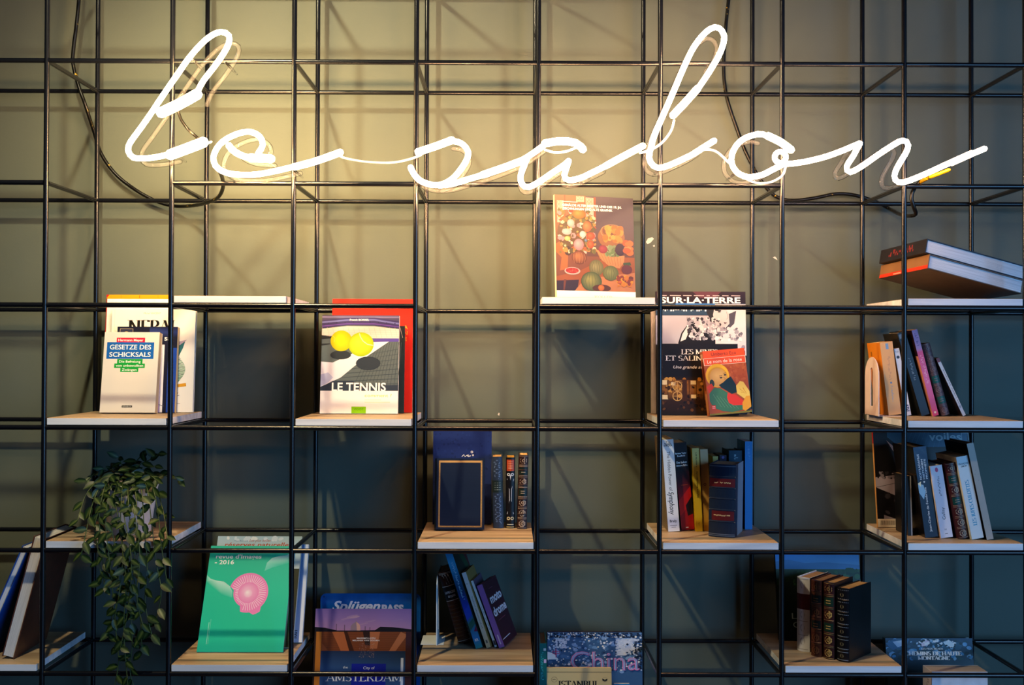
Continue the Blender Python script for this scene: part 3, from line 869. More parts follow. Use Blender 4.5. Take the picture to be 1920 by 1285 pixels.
# ---------------------------------------------------------------- cell 3, fourth row: tennis
G2 = 'books on the tennis shelf'
def f_(P):
    P.rect(0, 0, P.W, P.H, 'd8281c')
    for k, ch in enumerate('ANE'): P.text(ch, P.W * .915, P.H * (.265 + k * .052), P.H * .034, 'e8a030', align='c', bold=.01)
face_book('hardcover_book', 'tall red hardcover with gold letters behind the tennis book', 4, 620, 772, .254, 561, 4, .014, style='hard', cover='c8221a', pages='f0e4dc', front=f_, group=G2, rough=.35)
face_book('hardcover_book', 'thin blackish green book between the tennis book and the red hardcover', 4, 655, 757, .226, 611, 5, .010, style='hard', cover='1a2a2c', group=G2)
def f_(P):
    W, H = 740, 958
    P.rect(0, 0, W, 740, '57646a'); P.rect(0, 0, W, 60, '4a4668'); P.grad(0, 12, W, 18, [(0, '8a84b8'), (1, '4a4668')])
    P.poly([(0, 52), (240, 26), (500, 22), (740, 56), (740, 130), (500, 100), (240, 98), (0, 130)], '3a3468')
    P.line([(0, 70), (240, 48), (500, 45), (740, 82)], 16, '6a70b4'); P.line([(0, 108), (240, 84), (500, 84), (740, 112)], 8, '6848a8')
    for k in range(9): P.ell(60 + k * 80, 62 + abs(k - 4) * 4, 6, 6, '2a2648', 6)
    P.poly([(0, 134), (240, 106), (500, 108), (740, 136), (740, 226), (480, 226), (0, 196)], 'dccdc8')
    for k in range(16): P.line([(k * 50, 120), (k * 50 + 26, 220)], 2.5, 'c2aaa6')
    for k in range(4): P.line([(0, 150 + k * 18), (740, 148 + k * 20)], 2, 'c8b2b0')
    P.poly([(0, 196), (100, 214), (100, 226), (0, 236)], '20242c'); P.poly([(470, 228), (740, 226), (740, 258), (480, 262)], '5648a0')
    P.poly([(0, 280), (80, 276), (80, 286), (0, 300)], '262c34')
    for k in range(13):
        P.line([(300 + k * 36, 730), (500 + k * 22, 265)], 4, '3e4a52')
    for k in range(9): P.line([(260 - k * 18, 420 + k * 38), (740, 330 + k * 48)], 3.5, '434f58')
    P.poly([(490, 264), (645, 258), (400, 430), (190, 610), (0, 700), (0, 455), (112, 464), (300, 375)], 'dfe1f0')
    P.poly([(0, 580), (70, 560), (120, 610), (60, 668), (0, 695)], 'b4bce0')
    P.ell(185, 390, 100, 44, '2b333c', 20); P.ell(450, 470, 118, 66, '2c3644', 20)
    P.poly([(0, 740), (0, 705), (120, 640), (300, 640), (420, 690), (740, 680), (740, 740)], '2e3a4c')
    P.ell(188, 252, 103, 102, 'b8b414', 26, col2='f0e418'); P.ell(378, 286, 122, 118, '9cb816', 28, col2='e4f03a')
    P.line([(360, 178), (372, 215), (398, 255), (440, 285), (494, 296)], 9, 'c8d8b0'); P.line([(110, 205), (128, 230), (120, 262)], 5, 'd8d460')
    P.rect(0, 738, W, 220, 'f6f6f7')
    P.text('LE TENNIS', 108, 738, 82, 'ffffff', w=516, bold=.02)
    P.rect(0, 739, W, 14, 'f6f6f7')
    P.text('comment ?', 424, 798, 34, 'a9cc4e', w=256); P.line([(424, 826), (580, 826)], 5, 'd3e3b2'); P.line([(424, 848), (664, 848)], 5, 'd3e3b2')
    P.rect(300, 890, 138, 66, '86cc10'); P.text('VIGOT', 369, 925, 20, '4f9a10', w=92, align='c', bold=.01)
    P.text('Franck BORREL', 265, 54, 20, 'ffffff', w=186, bold=.012)
face_book('softcover_book', 'tennis book showing two yellow balls, white lower cover', 4, 599.5, 745.5, .182, 591.5, 7, .014, style='paper', cover='f2f2f2', pages='e8e4dc', front=f_, fs=(740, 958), group=G2, rough=.25)

# ---------------------------------------------------------------- cell 5, third row: still life catalogue
def f_(P):
    W, H = 850, 1100; P.dim = 0.33
    P.rect(0, 0, W, 1010, '8a5638')
    P.grad(330, 0, 520, 640, [(0, '5d5260'), (.5, '5a4a58'), (1, '6e4a3e')]); P.grad(0, 0, 330, 560, [(0, 'a8744e'), (.5, '94643c'), (1, '7e4a26')])
    for (x, y, w, h) in ((22, 58, 72, 235), (228, 6, 88, 60), (330, 16, 86, 255)):
        P.rect(x, y, w, h, 'e2ccb8')
        for a in range(max(1, int(w / 38))):
            for c_ in range(max(1, int(h / 42))): P.ring(x + 20 + a * 36, y + 22 + c_ * 42, 13, 16, '8a7870', 10, 1.2); P.n -= 1
    P.rect(100, 0, 14, 300, 'a85a34'); P.rect(418, 10, 22, 270, 'a4583a'); P.rect(318, 0, 12, 280, 'b4623a')
    P.poly([(0, 860), (240, 800), (560, 640), (850, 640), (850, 1010), (0, 1010)], 'a9622c')
    P.poly([(0, 520), (60, 480), (100, 560), (130, 640), (120, 780), (40, 800), (60, 660), (0, 600)], 'bd7436')
    P.poly([(0, 905), (240, 890), (220, 1010), (0, 1010)], '3c2a30'); P.poly([(80, 890), (105, 890), (85, 1010), (70, 1010)], '7a4424')
    P.poly([(190, 1010), (300, 880), (850, 800), (850, 1025)], 'cf8f5c')
    P.ell(220, 400, 200, 210, '6a5228', 22); P.ell(130, 590, 40, 50, '4a3624')
    P.blobs(150, 20, 140, 420, 480, 12, 34, ['d8682a', 'e8a048', 'f0d8d0', 'e0a0a8', 'c8b050', '8a7c3c', '5c5a2c', 'd84a24', 'f4e4c0', 'b89440', '707038'], 4)
    for (x, y, rx, ry, c1, c2) in ((245, 520, 55, 62, 'd88a98', 'f4c8d0'), (340, 325, 48, 56, 'd8602a', 'f0a060'), (165, 295, 40, 42, 'e0b0b0', 'fae8e4'), (120, 388, 52, 34, 'e4b8c0', 'fae4e4'), (375, 425, 48, 40, 'd83c18', 'f07838'), (372, 515, 36, 42, 'd84a1c', 'f08040'), (255, 195, 70, 50, 'd87424', 'f0a850'), (290, 410, 34, 36, 'c8c8d8', 'f4f4f8'), (125, 460, 32, 26, 'e0c058', 'f8ecb0'), (322, 472, 16, 16, '3a6a98', '80b0d0')):
        P.ell(x, y, rx, ry, c1, 14, col2=c2)
    P.ell(248, 655, 80, 74, '6e3c20', 20, col2='c88850')
    for k in range(5): P.line([(190 + k * 28, 600 + abs(k - 2) * 8), (182 + k * 33, 660), (195 + k * 26, 715)], 3, 'c89060')
    P.ell(600, 430, 148, 122, 'a06a3c', 24); P.ell(610, 365, 105, 62, '7a4a2c', 20)
    P.ring(610, 370, 118, 128, 'c89a68', 26, .62)
    P.blobs(26, 525, 300, 210, 110, 26, 38, ['e09030', 'f0ac48', 'd8782a', 'e8a03c'], 5, 12); P.blobs(14, 500, 400, 230, 90, 26, 36, ['e89a38', 'f0b050', 'd47c28'], 6, 12)
    P.poly([(425, 560), (470, 660), (570, 740), (680, 760), (730, 700), (740, 620), (600, 640)], 'd09a64')
    for k in range(8): P.line([(440 + k * 36, 590 + k * 8), (500 + k * 28, 700 + k * 6)], 4, 'a87040')
    P.blobs(40, 520, 510, 170, 130, 14, 26, ['8aa478', 'a4b890', '70905c'], 7, 10); P.ell(505, 560, 50, 45, '8e2c3c', 14, col2='b84a58'); P.ell(690, 560, 52, 66, '3c1c34', 16)
    P.blobs(8, 720, 450, 120, 190, 38, 46, ['e08038', 'e89a54', 'd8642c'], 8, 14)
    P.poly([(720, 700), (800, 690), (810, 720), (730, 740)], '3a5a34'); P.ell(760, 770, 60, 50, '6a2c30', 14)
    for (x, y, rx, ry, c1, c2) in ((428, 760, 78, 86, '6c7040', 'a8a878'), (582, 812, 86, 80, '5c6c38', '98a468'), (372, 905, 112, 102, '44603a', 'b0b468')):
        P.ell(x, y, rx, ry, c1, 24, col2=c2)
        for k in (-.6, -.25, .1, .45): P.line([(x + rx * k * .5, y - ry * .9), (x + rx * k, y), (x + rx * k * .6, y + ry * .85)], 4, '58683a' if rx < 100 else '54703c')
    P.ell(170, 800, 84, 40, 'd8ccc8', 22); P.ell(168, 796, 70, 30, 'b8301c', 18); P.blobs(30, 105, 772, 126, 48, 7, 10, ['d84830', 'e06a48', 'b8281c'], 9, 8)
    P.ell(480, 975, 100, 40, '5a3418', 18); P.ell(475, 970, 34, 32, 'c06a20', 14, col2='e89840')
    P.blobs(34, 640, 830, 190, 130, 16, 32, ['e8a818', 'f0c020', 'd88a1c', '8a3c1c', '6a3020', 'c86a24'], 10, 10)
    P.dim = 0.8
    P.rect(0, 1008, W, 92, 'f3eee6'); P.roman('KOLLER', 400, 1090, 36, 'b4aca4', w=195)
    P.text('GEMÄLDE ALTER MEISTER UND DES 19. JH.', 78, 118, 25, 'faf6f0', w=640, bold=.022)
    P.text('ZEICHNUNGEN UND ALTE GRAPHIK', 78, 155, 25, 'faf6f0', w=540, bold=.022)
    P.line([(78, 70), (240, 72)], 6, 'e8dccc')
face_book('auction_catalogue', 'catalogue with a painted still life of flowers, fruit basket and melons', 3, 1044, 1198, .115, 365, 4, .011, yaw=-18, style='paper', cover='e8d8b8', pages='e8dcc8', front=f_, fs=(850, 1100), rough=.25)

# ---------------------------------------------------------------- cell 6, fourth row: magazines and the orange paperback
G3 = 'books beneath the black magazine title'
face_book('magazine', 'white edged magazine at the very back, behind the magazine with big white capitals', 4, 1221.5, 1392, .262, 566, 4, .012, style='paper', cover='e4e0e2', pages='e8e4e0', group=G3)
def f_(P):
    W, H = 850, 1145
    P.grad(0, 0, W, 150, [(0, '2a1c26'), (.5, '20161f'), (1, '241a24')]); P.poly([(350, 0), (620, 0), (560, 60), (420, 60)], '5a3440')
    for k, (x, w) in enumerate(((45, 60), (135, 105), (260, 80), (362, 95), (482, 30), (540, 62), (630, 60), (715, 85))): P.line([(x, 38), (x + w, 39)], 7, 'b8a8b0')
    P.text('SUR·LA·TERRE', 46, 108, 56, 'fbfbfb', w=756, bold=.03)
    P.rect(0, 112, W, 110, '2a4460'); P.poly([(190, 108), (560, 112), (600, 150), (180, 150)], '3c78c0'); P.rect(560, 118, 290, 100, 'c4c6d4')
    line_marks(P, 46, 186, 440, 34, 'e8eef6')
    P.rect(0, 226, W, 400, 'b4b5c4'); P.grad(560, 150, 290, 480, [(0, 'd0d0dc'), (1, 'e4e4ea')])
    P.poly([(500, 130), (640, 140), (700, 210), (690, 300), (640, 345), (560, 330), (515, 260)], 'c9c4cc')
    P.poly([(500, 125), (560, 130), (540, 220), (560, 300), (520, 270), (480, 200)], '2a2a32'); P.poly([(560, 168), (620, 176), (615, 184), (560, 180)], '202028')
    P.ell(600, 190, 16, 6, '101018'); P.poly([(640, 286), (676, 292), (650, 306)], '5a4a54'); P.line([(668, 190), (682, 240), (668, 262)], 4, '8a8490')
    P.poly([(690, 210), (760, 180), (740, 300), (680, 360), (650, 350), (695, 300)], '4a4a58')
    P.poly([(210, 480), (240, 390), (300, 310), (360, 300), (560, 420), (560, 500), (210, 500)], '16161c'); P.poly([(230, 470), (250, 400), (300, 320), (310, 380), (280, 450)], 'd8d8de')
    P.blobs(150, 290, 240, 330, 220, 8, 24, ['f0f0f4', 'd4d4dc', '9c9cac', '5a5a68', 'c0c0cc', '34343e'], 11, 7)
    P.blobs(70, 520, 330, 300, 140, 8, 22, ['f4f4f6', 'd8d8e0', 'a0a0b0', '6c6c7c'], 12, 7)
    P.rect(0, 500, W, 645, '1c1c24')
    P.rect(700, 500, 150, 100, 'd6d6de'); P.blobs(10, 740, 500, 110, 110, 14, 30, ['4a4a66', '9a9ab0'], 13, 7)
face_book('magazine', 'tall magazine with big white capitals and a black and white portrait', 4, 1231, 1401, .236, 547, 4, .009, style='paper', cover='2a1c26', pages='e4dcd8', front=f_, fs=(850, 1145), group=G3, rough=.25)
def f_(P):
    W, H = 725, 665
    P.rect(0, 0, W, H, '14141c'); P.grad(0, 300, W, 60, [(0, '14141c'), (1, '3c2814')]); P.grad(0, 340, W, 180, [(0, '7a5022'), (.5, 'a06c2c'), (1, '4a2e14')]); P.grad(0, 520, W, 145, [(0, '3a2412'), (1, '18120f')])
    P.blobs(90, 0, 310, W, 220, 8, 24, ['c8882e', 'e0a848', '6a4018', '3c2410', 'a87028', '1c140e'], 14, 6)
    for (x, y, w, h) in ((14, 342, 48, 42), (14, 480, 56, 40), (280, 345, 50, 36), (282, 476, 48, 34), (100, 360, 40, 30), (480, 350, 60, 40), (480, 480, 60, 36)): P.rect(x, y, w, h, 'fbe9b0')
    for k in range(8): P.rect(k * 66, 335, 5, 180, '2c1a0c')
    for cy in (395, 490): P.ring(156, cy, 38, 46, 'e8bc6a', 22); P.line([(156, cy - 44), (156, cy + 44)], 6, 'e8bc6a'); P.line([(118, cy), (194, cy)], 5, 'e8bc6a')
    P.rect(205, 335, 40, 200, '4a2c16')
    P.blobs(60, 0, 525, W, 110, 8, 20, ['4a2e16', '2a1c12', '6a4420', '14100e'], 15, 6)
    P.roman('LES MINES', 198, 98, 45, 'f4f4f4', w=342); P.roman('ET SALINES', 52, 158, 45, 'f4f4f4', w=425)
    P.text('Une grande aventure', 122, 232, 29, 'e8e8e8', w=400, shear=.25, bold=.006)
face_book('softcover_book', 'black book with white serif title and lamplit mine photograph', 4, 1239, 1386, .178, 645, 6, .012, style='paper', cover='14141c', front=f_, fs=(725, 665), group=G3, rough=.25)
def f_(P):
    W, H = 375, 590
    P.rect(0, 0, W, H, 'a04c18'); P.blobs(40, 180, 130, 190, 180, 10, 26, ['a85420', '984414', 'b05c24'], 16, 6)
    P.rect(0, 0, W, 68, 'dd5016'); P.rect(0, 68, W, 66, 'f0e4d0'); P.rect(4, 71, W - 8, 60, 'dc5224')
    P.text('Umberto Eco', 185, 50, 32, '4a2010', w=222, align='c'); P.text('Le nom de la rose', 186, 116, 32, 'faf0e0', w=308, align='c')
    P.ell(108, 232, 104, 108, 'e2b414', 26); P.ell(108, 240, 88, 86, 'c8981c', 24)
    P.ell(116, 252, 76, 88, 'c49a4c', 22, rot=-20, col2='e0bc70'); P.ell(52, 300, 22, 36, '2c3c34', 12)
    P.poly([(110, 320), (150, 300), (190, 268), (225, 250), (262, 330), (262, 400), (215, 410), (165, 370), (130, 345)], '16292c')
    P.ell(138, 254, 13, 8, '3a3428', 10); P.ell(176, 232, 12, 8, '3a3428', 10); P.line([(122, 238), (150, 236)], 5, '5a4020'); P.line([(162, 218), (186, 214)], 5, '5a4020'); P.line([(158, 250), (176, 268), (162, 276)], 4, '8a6430')
    P.poly([(18, 390), (70, 340), (120, 350), (190, 405), (230, 450), (300, 510), (320, 560), (200, 575), (120, 560), (40, 520), (14, 460)], '3a7458')
    for k in range(6): P.line([(50 + k * 30, 400 + k * 14), (110 + k * 30, 520 + k * 6)], 3, '6a9a7c')
    P.poly([(0, 330), (46, 300), (62, 330), (20, 390)], 'c83a18'); P.poly([(170, 440), (180, 400), (250, 420), (320, 490), (300, 520), (220, 515), (180, 490)], 'd8341a')
    P.poly([(262, 340), (300, 300), (330, 310), (375, 400), (375, 440), (330, 470), (262, 410)], 'e4cc60'); P.line([(290, 370), (330, 410), (320, 360), (345, 420), (300, 400)], 4, 'b86a20')
    P.poly([(300, 500), (340, 440), (375, 440), (375, 545), (330, 580), (296, 560)], 'dfa41e'); P.poly([(320, 575), (375, 540), (375, 560), (340, 588)], '1c2420')
    P.rect(0, 575, W, 15, '7a7a1c'); P.rect(26, 500, 34, 40, 'c83020'); P.line([(30, 512), (56, 512)], 4, 'f0d0c0'); P.line([(30, 526), (56, 526)], 4, 'f0d0c0')
def s_(P):
    P.rect(0, 0, P.W, P.H, 'b8643a'); P.rect(P.W * .15, P.H * .04, P.W * .7, P.H * .08, 'e8b090'); P.rect(P.W * .25, P.H * .16, P.W * .5, P.H * .45, '7a3018'); P.rect(P.W * .2, P.H * .66, P.W * .6, P.H * .3, 'c88a5a')
face_book('paperback_book', 'small orange paperback showing a bearded man with a book, tilted in front', 4, 1331, 1412, .122, 659, 7, .024, yaw=-5, roll=-5, style='paper', cover='b85a20', pages='d8b888', front=f_, fs=(375, 590), spine=s_, group=G3, rough=.25)

# ---------------------------------------------------------------- cell 8, third row: two large volumes lying aslant
def lying_book(label, corner, L, D, T, tilt, pitch, yaw, **kw):
    ta, pa, ya = map(math.radians, (tilt, pitch, yaw))
    R = Matrix.Rotation(ya, 4, 'Z') @ Matrix.Rotation(ta, 4, 'Y') @ Matrix.Rotation(-pa, 4, 'X')
    u, v = (R @ Vector((1, 0, 0))), (R @ Vector((0, 1, 0)))
    n = u.cross(v)
    M = Matrix.Identity(4)
    for i in range(3): M[i][0], M[i][1], M[i][2], M[i][3] = u[i], -n[i], v[i], corner[i]
    make_book('hardcover_book', label, M, L, D, T, style='hard', **kw)
    return n
_T = 0.036
_low = at(1739, 503, .02)
_ztop = top_z(3)
_pitch = 3.0
_L, _D = 0.275, 0.212
# let the rear right bottom corner just touch the board
_drop = _L * math.sin(math.radians(12.5)) + _D * math.cos(math.radians(12.5)) * math.sin(math.radians(_pitch))
_low.z = max(_low.z, _ztop + _drop + 0.001)
_R = Matrix.Rotation(math.radians(12), 4, 'Z') @ Matrix.Rotation(math.radians(12.5), 4, 'Y') @ Matrix.Rotation(-math.radians(_pitch), 4, 'X')
_n = (_R @ Vector((1, 0, 0))).cross(_R @ Vector((0, 1, 0)))
lying_book('big book with orange-red and grey cover, lower of the two lying aslant', _low + _n * _T, _L, _D, _T, 12.5, _pitch, 12, cover='6a5a50', pages='e6e6ec',
           spine=lambda P: (P.rect(0, 0, P.W, P.H, '8a6440'), P.rect(0, 0, P.W * .26, P.H, 'd2341a'), P.rect(P.W * .05, P.H * .3, P.W * .1, P.H * .16, 'e8a088')))
lying_book('big book in a dark navy binding, upper of the two lying aslant', _low + _n * (2 * _T + 0.0025) + Vector((-.012, .0, .0015)), _L + .02, _D - .01, _T, 12.5, _pitch, 12, cover='1a2434', pages='e2e4ea',
           spine=lambda P: (P.rect(0, 0, P.W, P.H, '1c1a22'), spine_marks(P, '8a2a2c', .2, .75, cap=P.W * .35)))

# ---------------------------------------------------------------- cell 8, fourth row: bookend and leaning row
G4 = 'leaning row on the shelf with the bookend'
def bookend_plate(px_f, Yf, Yr, row, py_top, m, slot=True):
    """upright plate with rounded top (and slot) in the depth direction -> verts, faces, x position"""
    z0 = top_z(row) + 0.0004
    x = solve_x(px_f, Yf, z0)
    z1 = at(px_f, py_top, Yf).z
    W = Yr - Yf; r = W / 2; cy = (Yf + Yr) / 2
    outer = []; inner = []
    N = 12
    loop_o = [(Yf, z0)] + [(Yf, z1 - r)] + [(cy - r * math.cos(PI * i / N), z1 - r + r * math.sin(PI * i / N)) for i in range(1, N)] + [(Yr, z1 - r)] + [(Yr, z0)]
    H = z1 - z0; sw = W * .09
    s0, s1 = z0 + H * .16, z1 - H * .24
    loop_i = [(cy - sw, s0)] + [(cy - sw, s1)] + [(cy - sw * math.cos(PI * i / N), s1 + sw * math.sin(PI * i / N)) for i in range(1, N)] + [(cy + sw, s1)] + [(cy + sw, s0)]
    V = []; F = []
    n = len(loop_o); th = 0.0013
    for xx in (x - th, x + th):
        for (y, z) in loop_o: V.append((xx, y, z))
        for (y, z) in loop_i: V.append((xx, y, z))
    for s in (0, 1):
        b = s * 2 * n
        for i in range(n):
            j = (i + 1) % n
            F.append((b + i, b + j, b + n + j, b + n + i))
    for i in range(n):
        j = (i + 1) % n
        F.append((i, j, 2 * n + j, 2 * n + i)); F.append((n + i, n + j, 3 * n + j, 3 * n + i))
    return V, F, x, z0
pinkish = mat('d8c4bc', 0.45, 0.0, 0.05)  # white metal; the pinkish tint is warm light put into the colour
be = tag(empty('bookend'), 'white metal bookend with a long slot and a painted-in warm light tint, beside the orange paperback', 'bookend')
V, F, bx, bz = bookend_plate(1648, .165, .268, 4, 670, pinkish)
link('upright_plate', mesh_from('upright_plate', V, F, pinkish), be)
b = MB(); b.box(bx - .0013, bx + .075, .17, .262, bz, bz + .0009, pinkish); b.build('base_plate', be)
# the orange book stands on the base plate
spine_book('paperback_book', 'thick orange paperback leaning on the slotted bookend', 4, 1666.5, 1690.5, .186, 1649.5, 643, .098, dz=.0012, cover='e08a1c', pages='d8b070', group=G4,
   spine=lambda P: (P.rect(0, 0, P.W, P.H, 'eab06a'), P.rect(P.W * .42, P.H * .02, P.W * .22, P.H * .08, '7aa0c8'), spine_marks(P, 'd09a68', .2, .52, cap=P.W * .2), P.ell(P.W * .5, P.H * .56, P.W * .08, P.W * .08, '5a80a8'), spine_marks(P, '9aa4b0', .6, .82, cap=P.W * .14)),
   back=lambda P: (P.rect(0, 0, P.W, P.H, 'e0861a'), P.text('ISS', P.W * .30, P.H * .30, P.H * .05, '2a1808', w=P.H * .18, rot=90, bold=.02)))
spine_book('paperback_book', 'narrow white paperback with orange side, right of the thick orange paperback', 4, 1699, 1709, .19, 1676, 654.5, .096, cover='e0a060', pages='e0c8a0', group=G4,
   spine=lambda P: (P.rect(0, 0, P.W, P.H, 'e6e6ee'), P.text('10', P.W * .25, P.H * .06, P.W * .3, '303038', w=P.W * .5), P.ell(P.W * .5, P.H * .13, P.W * .3, P.W * .3, '26262e'), P.rect(P.W * .2, P.H * .84, P.W * .6, P.H * .10, '3a3a66'), spine_marks(P, 'e6e6ee', .85, .93, cap=P.W * .35)))
spine_book('hardcover_book', 'tall black book leaning left beside the pink spine', 4, 1728, 1744, .182, 1682.5, 625.5, .108, style='hard', cover='0c0e14', pages='c8c0b0', group=G4,
   spine=lambda P: (P.rect(0, 0, P.W, P.H, '141a26'), P.rect(P.W * .1, P.H * .02, P.W * .6, P.H * .05, '6a7a8a'), spine_marks(P, '6a7a8c', .3, .58, cap=P.W * .26)))
spine_book('paperback_book', 'thin pink and violet paperback leaning left, tallest spine with a glossy cover', 4, 1749.8, 1760.8, .175, 1709.3, 620, .112, cover='c08070', pages='d8b898', group=G4,
   spine=lambda P: (P.grad(0, 0, P.W, P.H, [(0, '8a78b8'), (.22, '9a80bc'), (.26, 'd04a88'), (.6, 'd868a8'), (1, 'd83a70')]), spine_marks(P, 'e8a8cc', .3, .62, cap=P.W * .36), spine_marks(P, '4a3a80', .04, .18, cap=P.W * .4), P.ell(P.W * .5, P.H * .96, P.W * .2, P.W * .2, 'f8d8c8')),
   back=lambda P: P.rect(0, 0, P.W, P.H * .3, '24101c'))
spine_book('leather_book', 'brown tooled book with two teal labels, leaning beside the pink spine', 4, 1765, 1781.5, .185, 1727.5, 646.5, .105, style='leather', cover='5a3c3c', pages='b09a80', group=G4,
   spine=lambda P: gilt_spine(P, '5c4448', '80686a', (3, 5), 7, True, '1c5a56', '3a2428'))
spine_book('paperback_book', 'thin dark paperback with a pale lettered spine, steepest of the leaning row', 4, 1805.5, 1812, .185, 1755, 673, .105, cover='241c24', pages='c8c0b8', group=G4,
   spine=lambda P: (P.rect(0, 0, P.W, P.H, 'cfd6e2'), P.rect(0, 0, P.W, P.H * .07, '7a3038'), spine_text(P, 'Bruce Lowery  La cicatrice', '2a3444', .2, .86, cap=P.W * .5)))

# ---------------------------------------------------------------- cell 4, fifth row: gold framed navy book and three old spines
G5 = 'old books on the shelf with the gold-framed cover'
def f_(P):
    P.rect(0, 0, P.W, P.H, '1e3272'); P.blobs(220, 0, 0, P.W, P.H, 1, 3, ['1a2c68', '23397c', '182860'], 20, 5)
    for (x, y, r) in ((73, 41, 2.4), (75, 47, 1.8), (66, 48, 2)): P.ring(x, y, r * .5, r, 'f0f0f4', 10)
    P.line([(54, 50), (58, 46), (60, 50), (64, 47), (67, 50), (71, 48)], 1.4, 'f0f0f4')
face_book('hardcover_book', 'big plain blue book standing behind the gold-framed navy book', 5, 811, 921, .25, 808, 3, .018, style='cloth', cover='1e3272', front=f_, fs=(110, 180), group=G5)
def f_(P):
    W, H = P.W, P.H
    P.rect(0, 0, W, H, '14223c')
    for k in range(60): P.line([(W * .06, H * (k + .5) / 60), (W * .94, H * (k + .5) / 60)], .35, '182846'); P.n -= .8
    P.n = math.ceil(P.n) + 1
    m, b_ = W * .045, W * .03
    for (x, y, w, h) in ((m, m, W - 2 * m, b_ * 1.4), (m, H - m - b_, W - 2 * m, b_), (m, m, b_, H - 2 * m), (W - m - b_, m, b_, H - 2 * m)): P.rect(x, y, w, h, 'c8a064')
    for k in range(44):
        y = m + (H - 2 * m) * (k + .5) / 44
        P.ell(m + b_ / 2, y, b_ * .28, b_ * .4, '8a6a38', 6); P.ell(W - m - b_ / 2, y, b_ * .28, b_ * .4, '8a6a38', 6); P.n -= 1.6
    P.n = math.ceil(P.n) + 1
    for k in range(30): P.ell(m + (W - 2 * m) * (k + .5) / 30, H - m - b_ / 2, b_ * .4, b_ * .28, '8a6a38', 6); P.n -= .8
face_book('leather_book', 'navy leather book facing out with a thin gold frame on its cover', 5, 817.5, 907.5, .152, 860, 8, .030, style='leather', cover='14203a', pages='a8481c', front=f_, group=G5)
def s_(P):
    W, H = P.W, P.H
    P.rect(0, 0, W, H, '2a3850', 8); P.rect(0, H * .33, W, H * .17, '1e2c2c', 8)
    for k in range(4): P.rect(W * .2, H * (.36 + k * .032), W * .6, H * .009, '9aa8a8', 4)
    for (a, b_) in ((.05, .30), (.53, .93)):
        n = int((b_ - a) * 40)
        for k in range(n):
            y = H * (a + (b_ - a) * k / n)
            P.line([(W * (.5 + .3 * math.sin(k * 1.3)), y), (W * (.5 + .3 * math.sin(k * 1.3 + 1.3)), y + H * .03)], W * .06, '6a80a4')
            P.ell(W * (.5 - .25 * math.sin(k * 1.3)), y, W * .10, H * .010, '5a7096', 8)
spine_book('leather_book', 'slate blue ornamented spine, leftmost of the three old spines', 5, 925, 944.5, .20, 922, 857, .09, style='leather', cover='2a3850', pages='c89a5c', spine=s_, group=G5)
def s_(P):
    W, H = P.W, P.H
    P.rect(0, 0, W, H, '0a0c14', 8); P.rect(W * .1, H * .03, W * .8, H * .16, 'c8502a', 8)
    for k in range(4): P.rect(W * .25, H * (.055 + k * .03), W * .5, H * .008, 'f0d0b0', 4)
    for sgn in (-1, 1):
        P.line([(W * (.5 + sgn * .36), H * .30), (W * (.5 + sgn * .12), H * .45), (W * (.5 + sgn * .10), H * .6), (W * (.5 + sgn * .34), H * .80)], W * .05, 'd8dce4')
        P.ring(W * (.5 + sgn * .2), H * .24, W * .08, W * .17, 'd0d4dc', 12); P.ring(W * (.5 + sgn * .2), H * .86, W * .09, W * .18, 'd8c89a', 12)
    P.rect(W * .15, H * .94, W * .7, H * .012, 'd8d0b0', 6); P.rect(W * .1, H * .975, W * .8, H * .012, 'c8b070', 6); P.poly([(W * .42, H * .25), (W * .58, H * .25), (W * .5, H * .32)], 'd8dce4')
spine_book('leather_book', 'black spine with orange title panel and silver scrolls, middle of the three old spines', 5, 948, 965.5, .20, 948, 858, .09, style='leather', cover='0a0c14', pages='b8882c', spine=s_, group=G5)
spine_book('leather_book', 'dark brown spine with gold rosettes, rightmost of the three old spines', 5, 969.5, 987.5, .19, 973, 854, .095, style='leather', cover='2c1614', pages='d8b074', group=G5, bands=(.2, .4, .6, .8),
   spine=lambda P: gilt_spine(P, '301816', 'b8a088', (1, 3), 7, True, '142420'))

# ---------------------------------------------------------------- cell 6, fifth row
G6 = 'row on the shelf with the thick navy volume'
spine_book('paperback_book', 'white paperback with flowing black handwriting title, leftmost of its row', 5, 1253, 1274.5, .15, 1241, 825, .138, cover='efefef', pages='d8ccb0', group=G6,
   spine=lambda P: (P.rect(0, 0, P.W, P.H, 'f0f1f4'), P.text('The', P.W * .3, P.H * .04, P.W * .2, '222222'), line_marks(P, P.W * .2, P.H * .06, P.W * .6, P.W * .18, '222222'), line_marks(P, P.W * .15, P.H * .08, P.W * .7, P.W * .16, '222222'),
       spine_text(P, 'The Hidden Power of', '181818', .13, .56, up=False, cap=P.W * .30), spine_text(P, 'Symphony', '181818', .57, .82, up=False, cap=P.W * .46, shear=.25, bold=.012),
       P.text('Brady', P.W * .2, P.H * .90, P.W * .24, '181818', w=P.W * .6, bold=.02), P.line([(P.W * .2, P.H * .935), (P.W * .8, P.H * .935)], P.H * .006, '909090'), P.line([(P.W * .3, P.H * .955), (P.W * .7, P.H * .955)], P.H * .006, '909090')),
   back=lambda P: (P.rect(0, 0, P.W, P.H, '8a7a62'), [P.line([(0, P.H * k / 40), (P.W, P.H * k / 40)], P.H * .006, '6a5c48') for k in range(40)]))
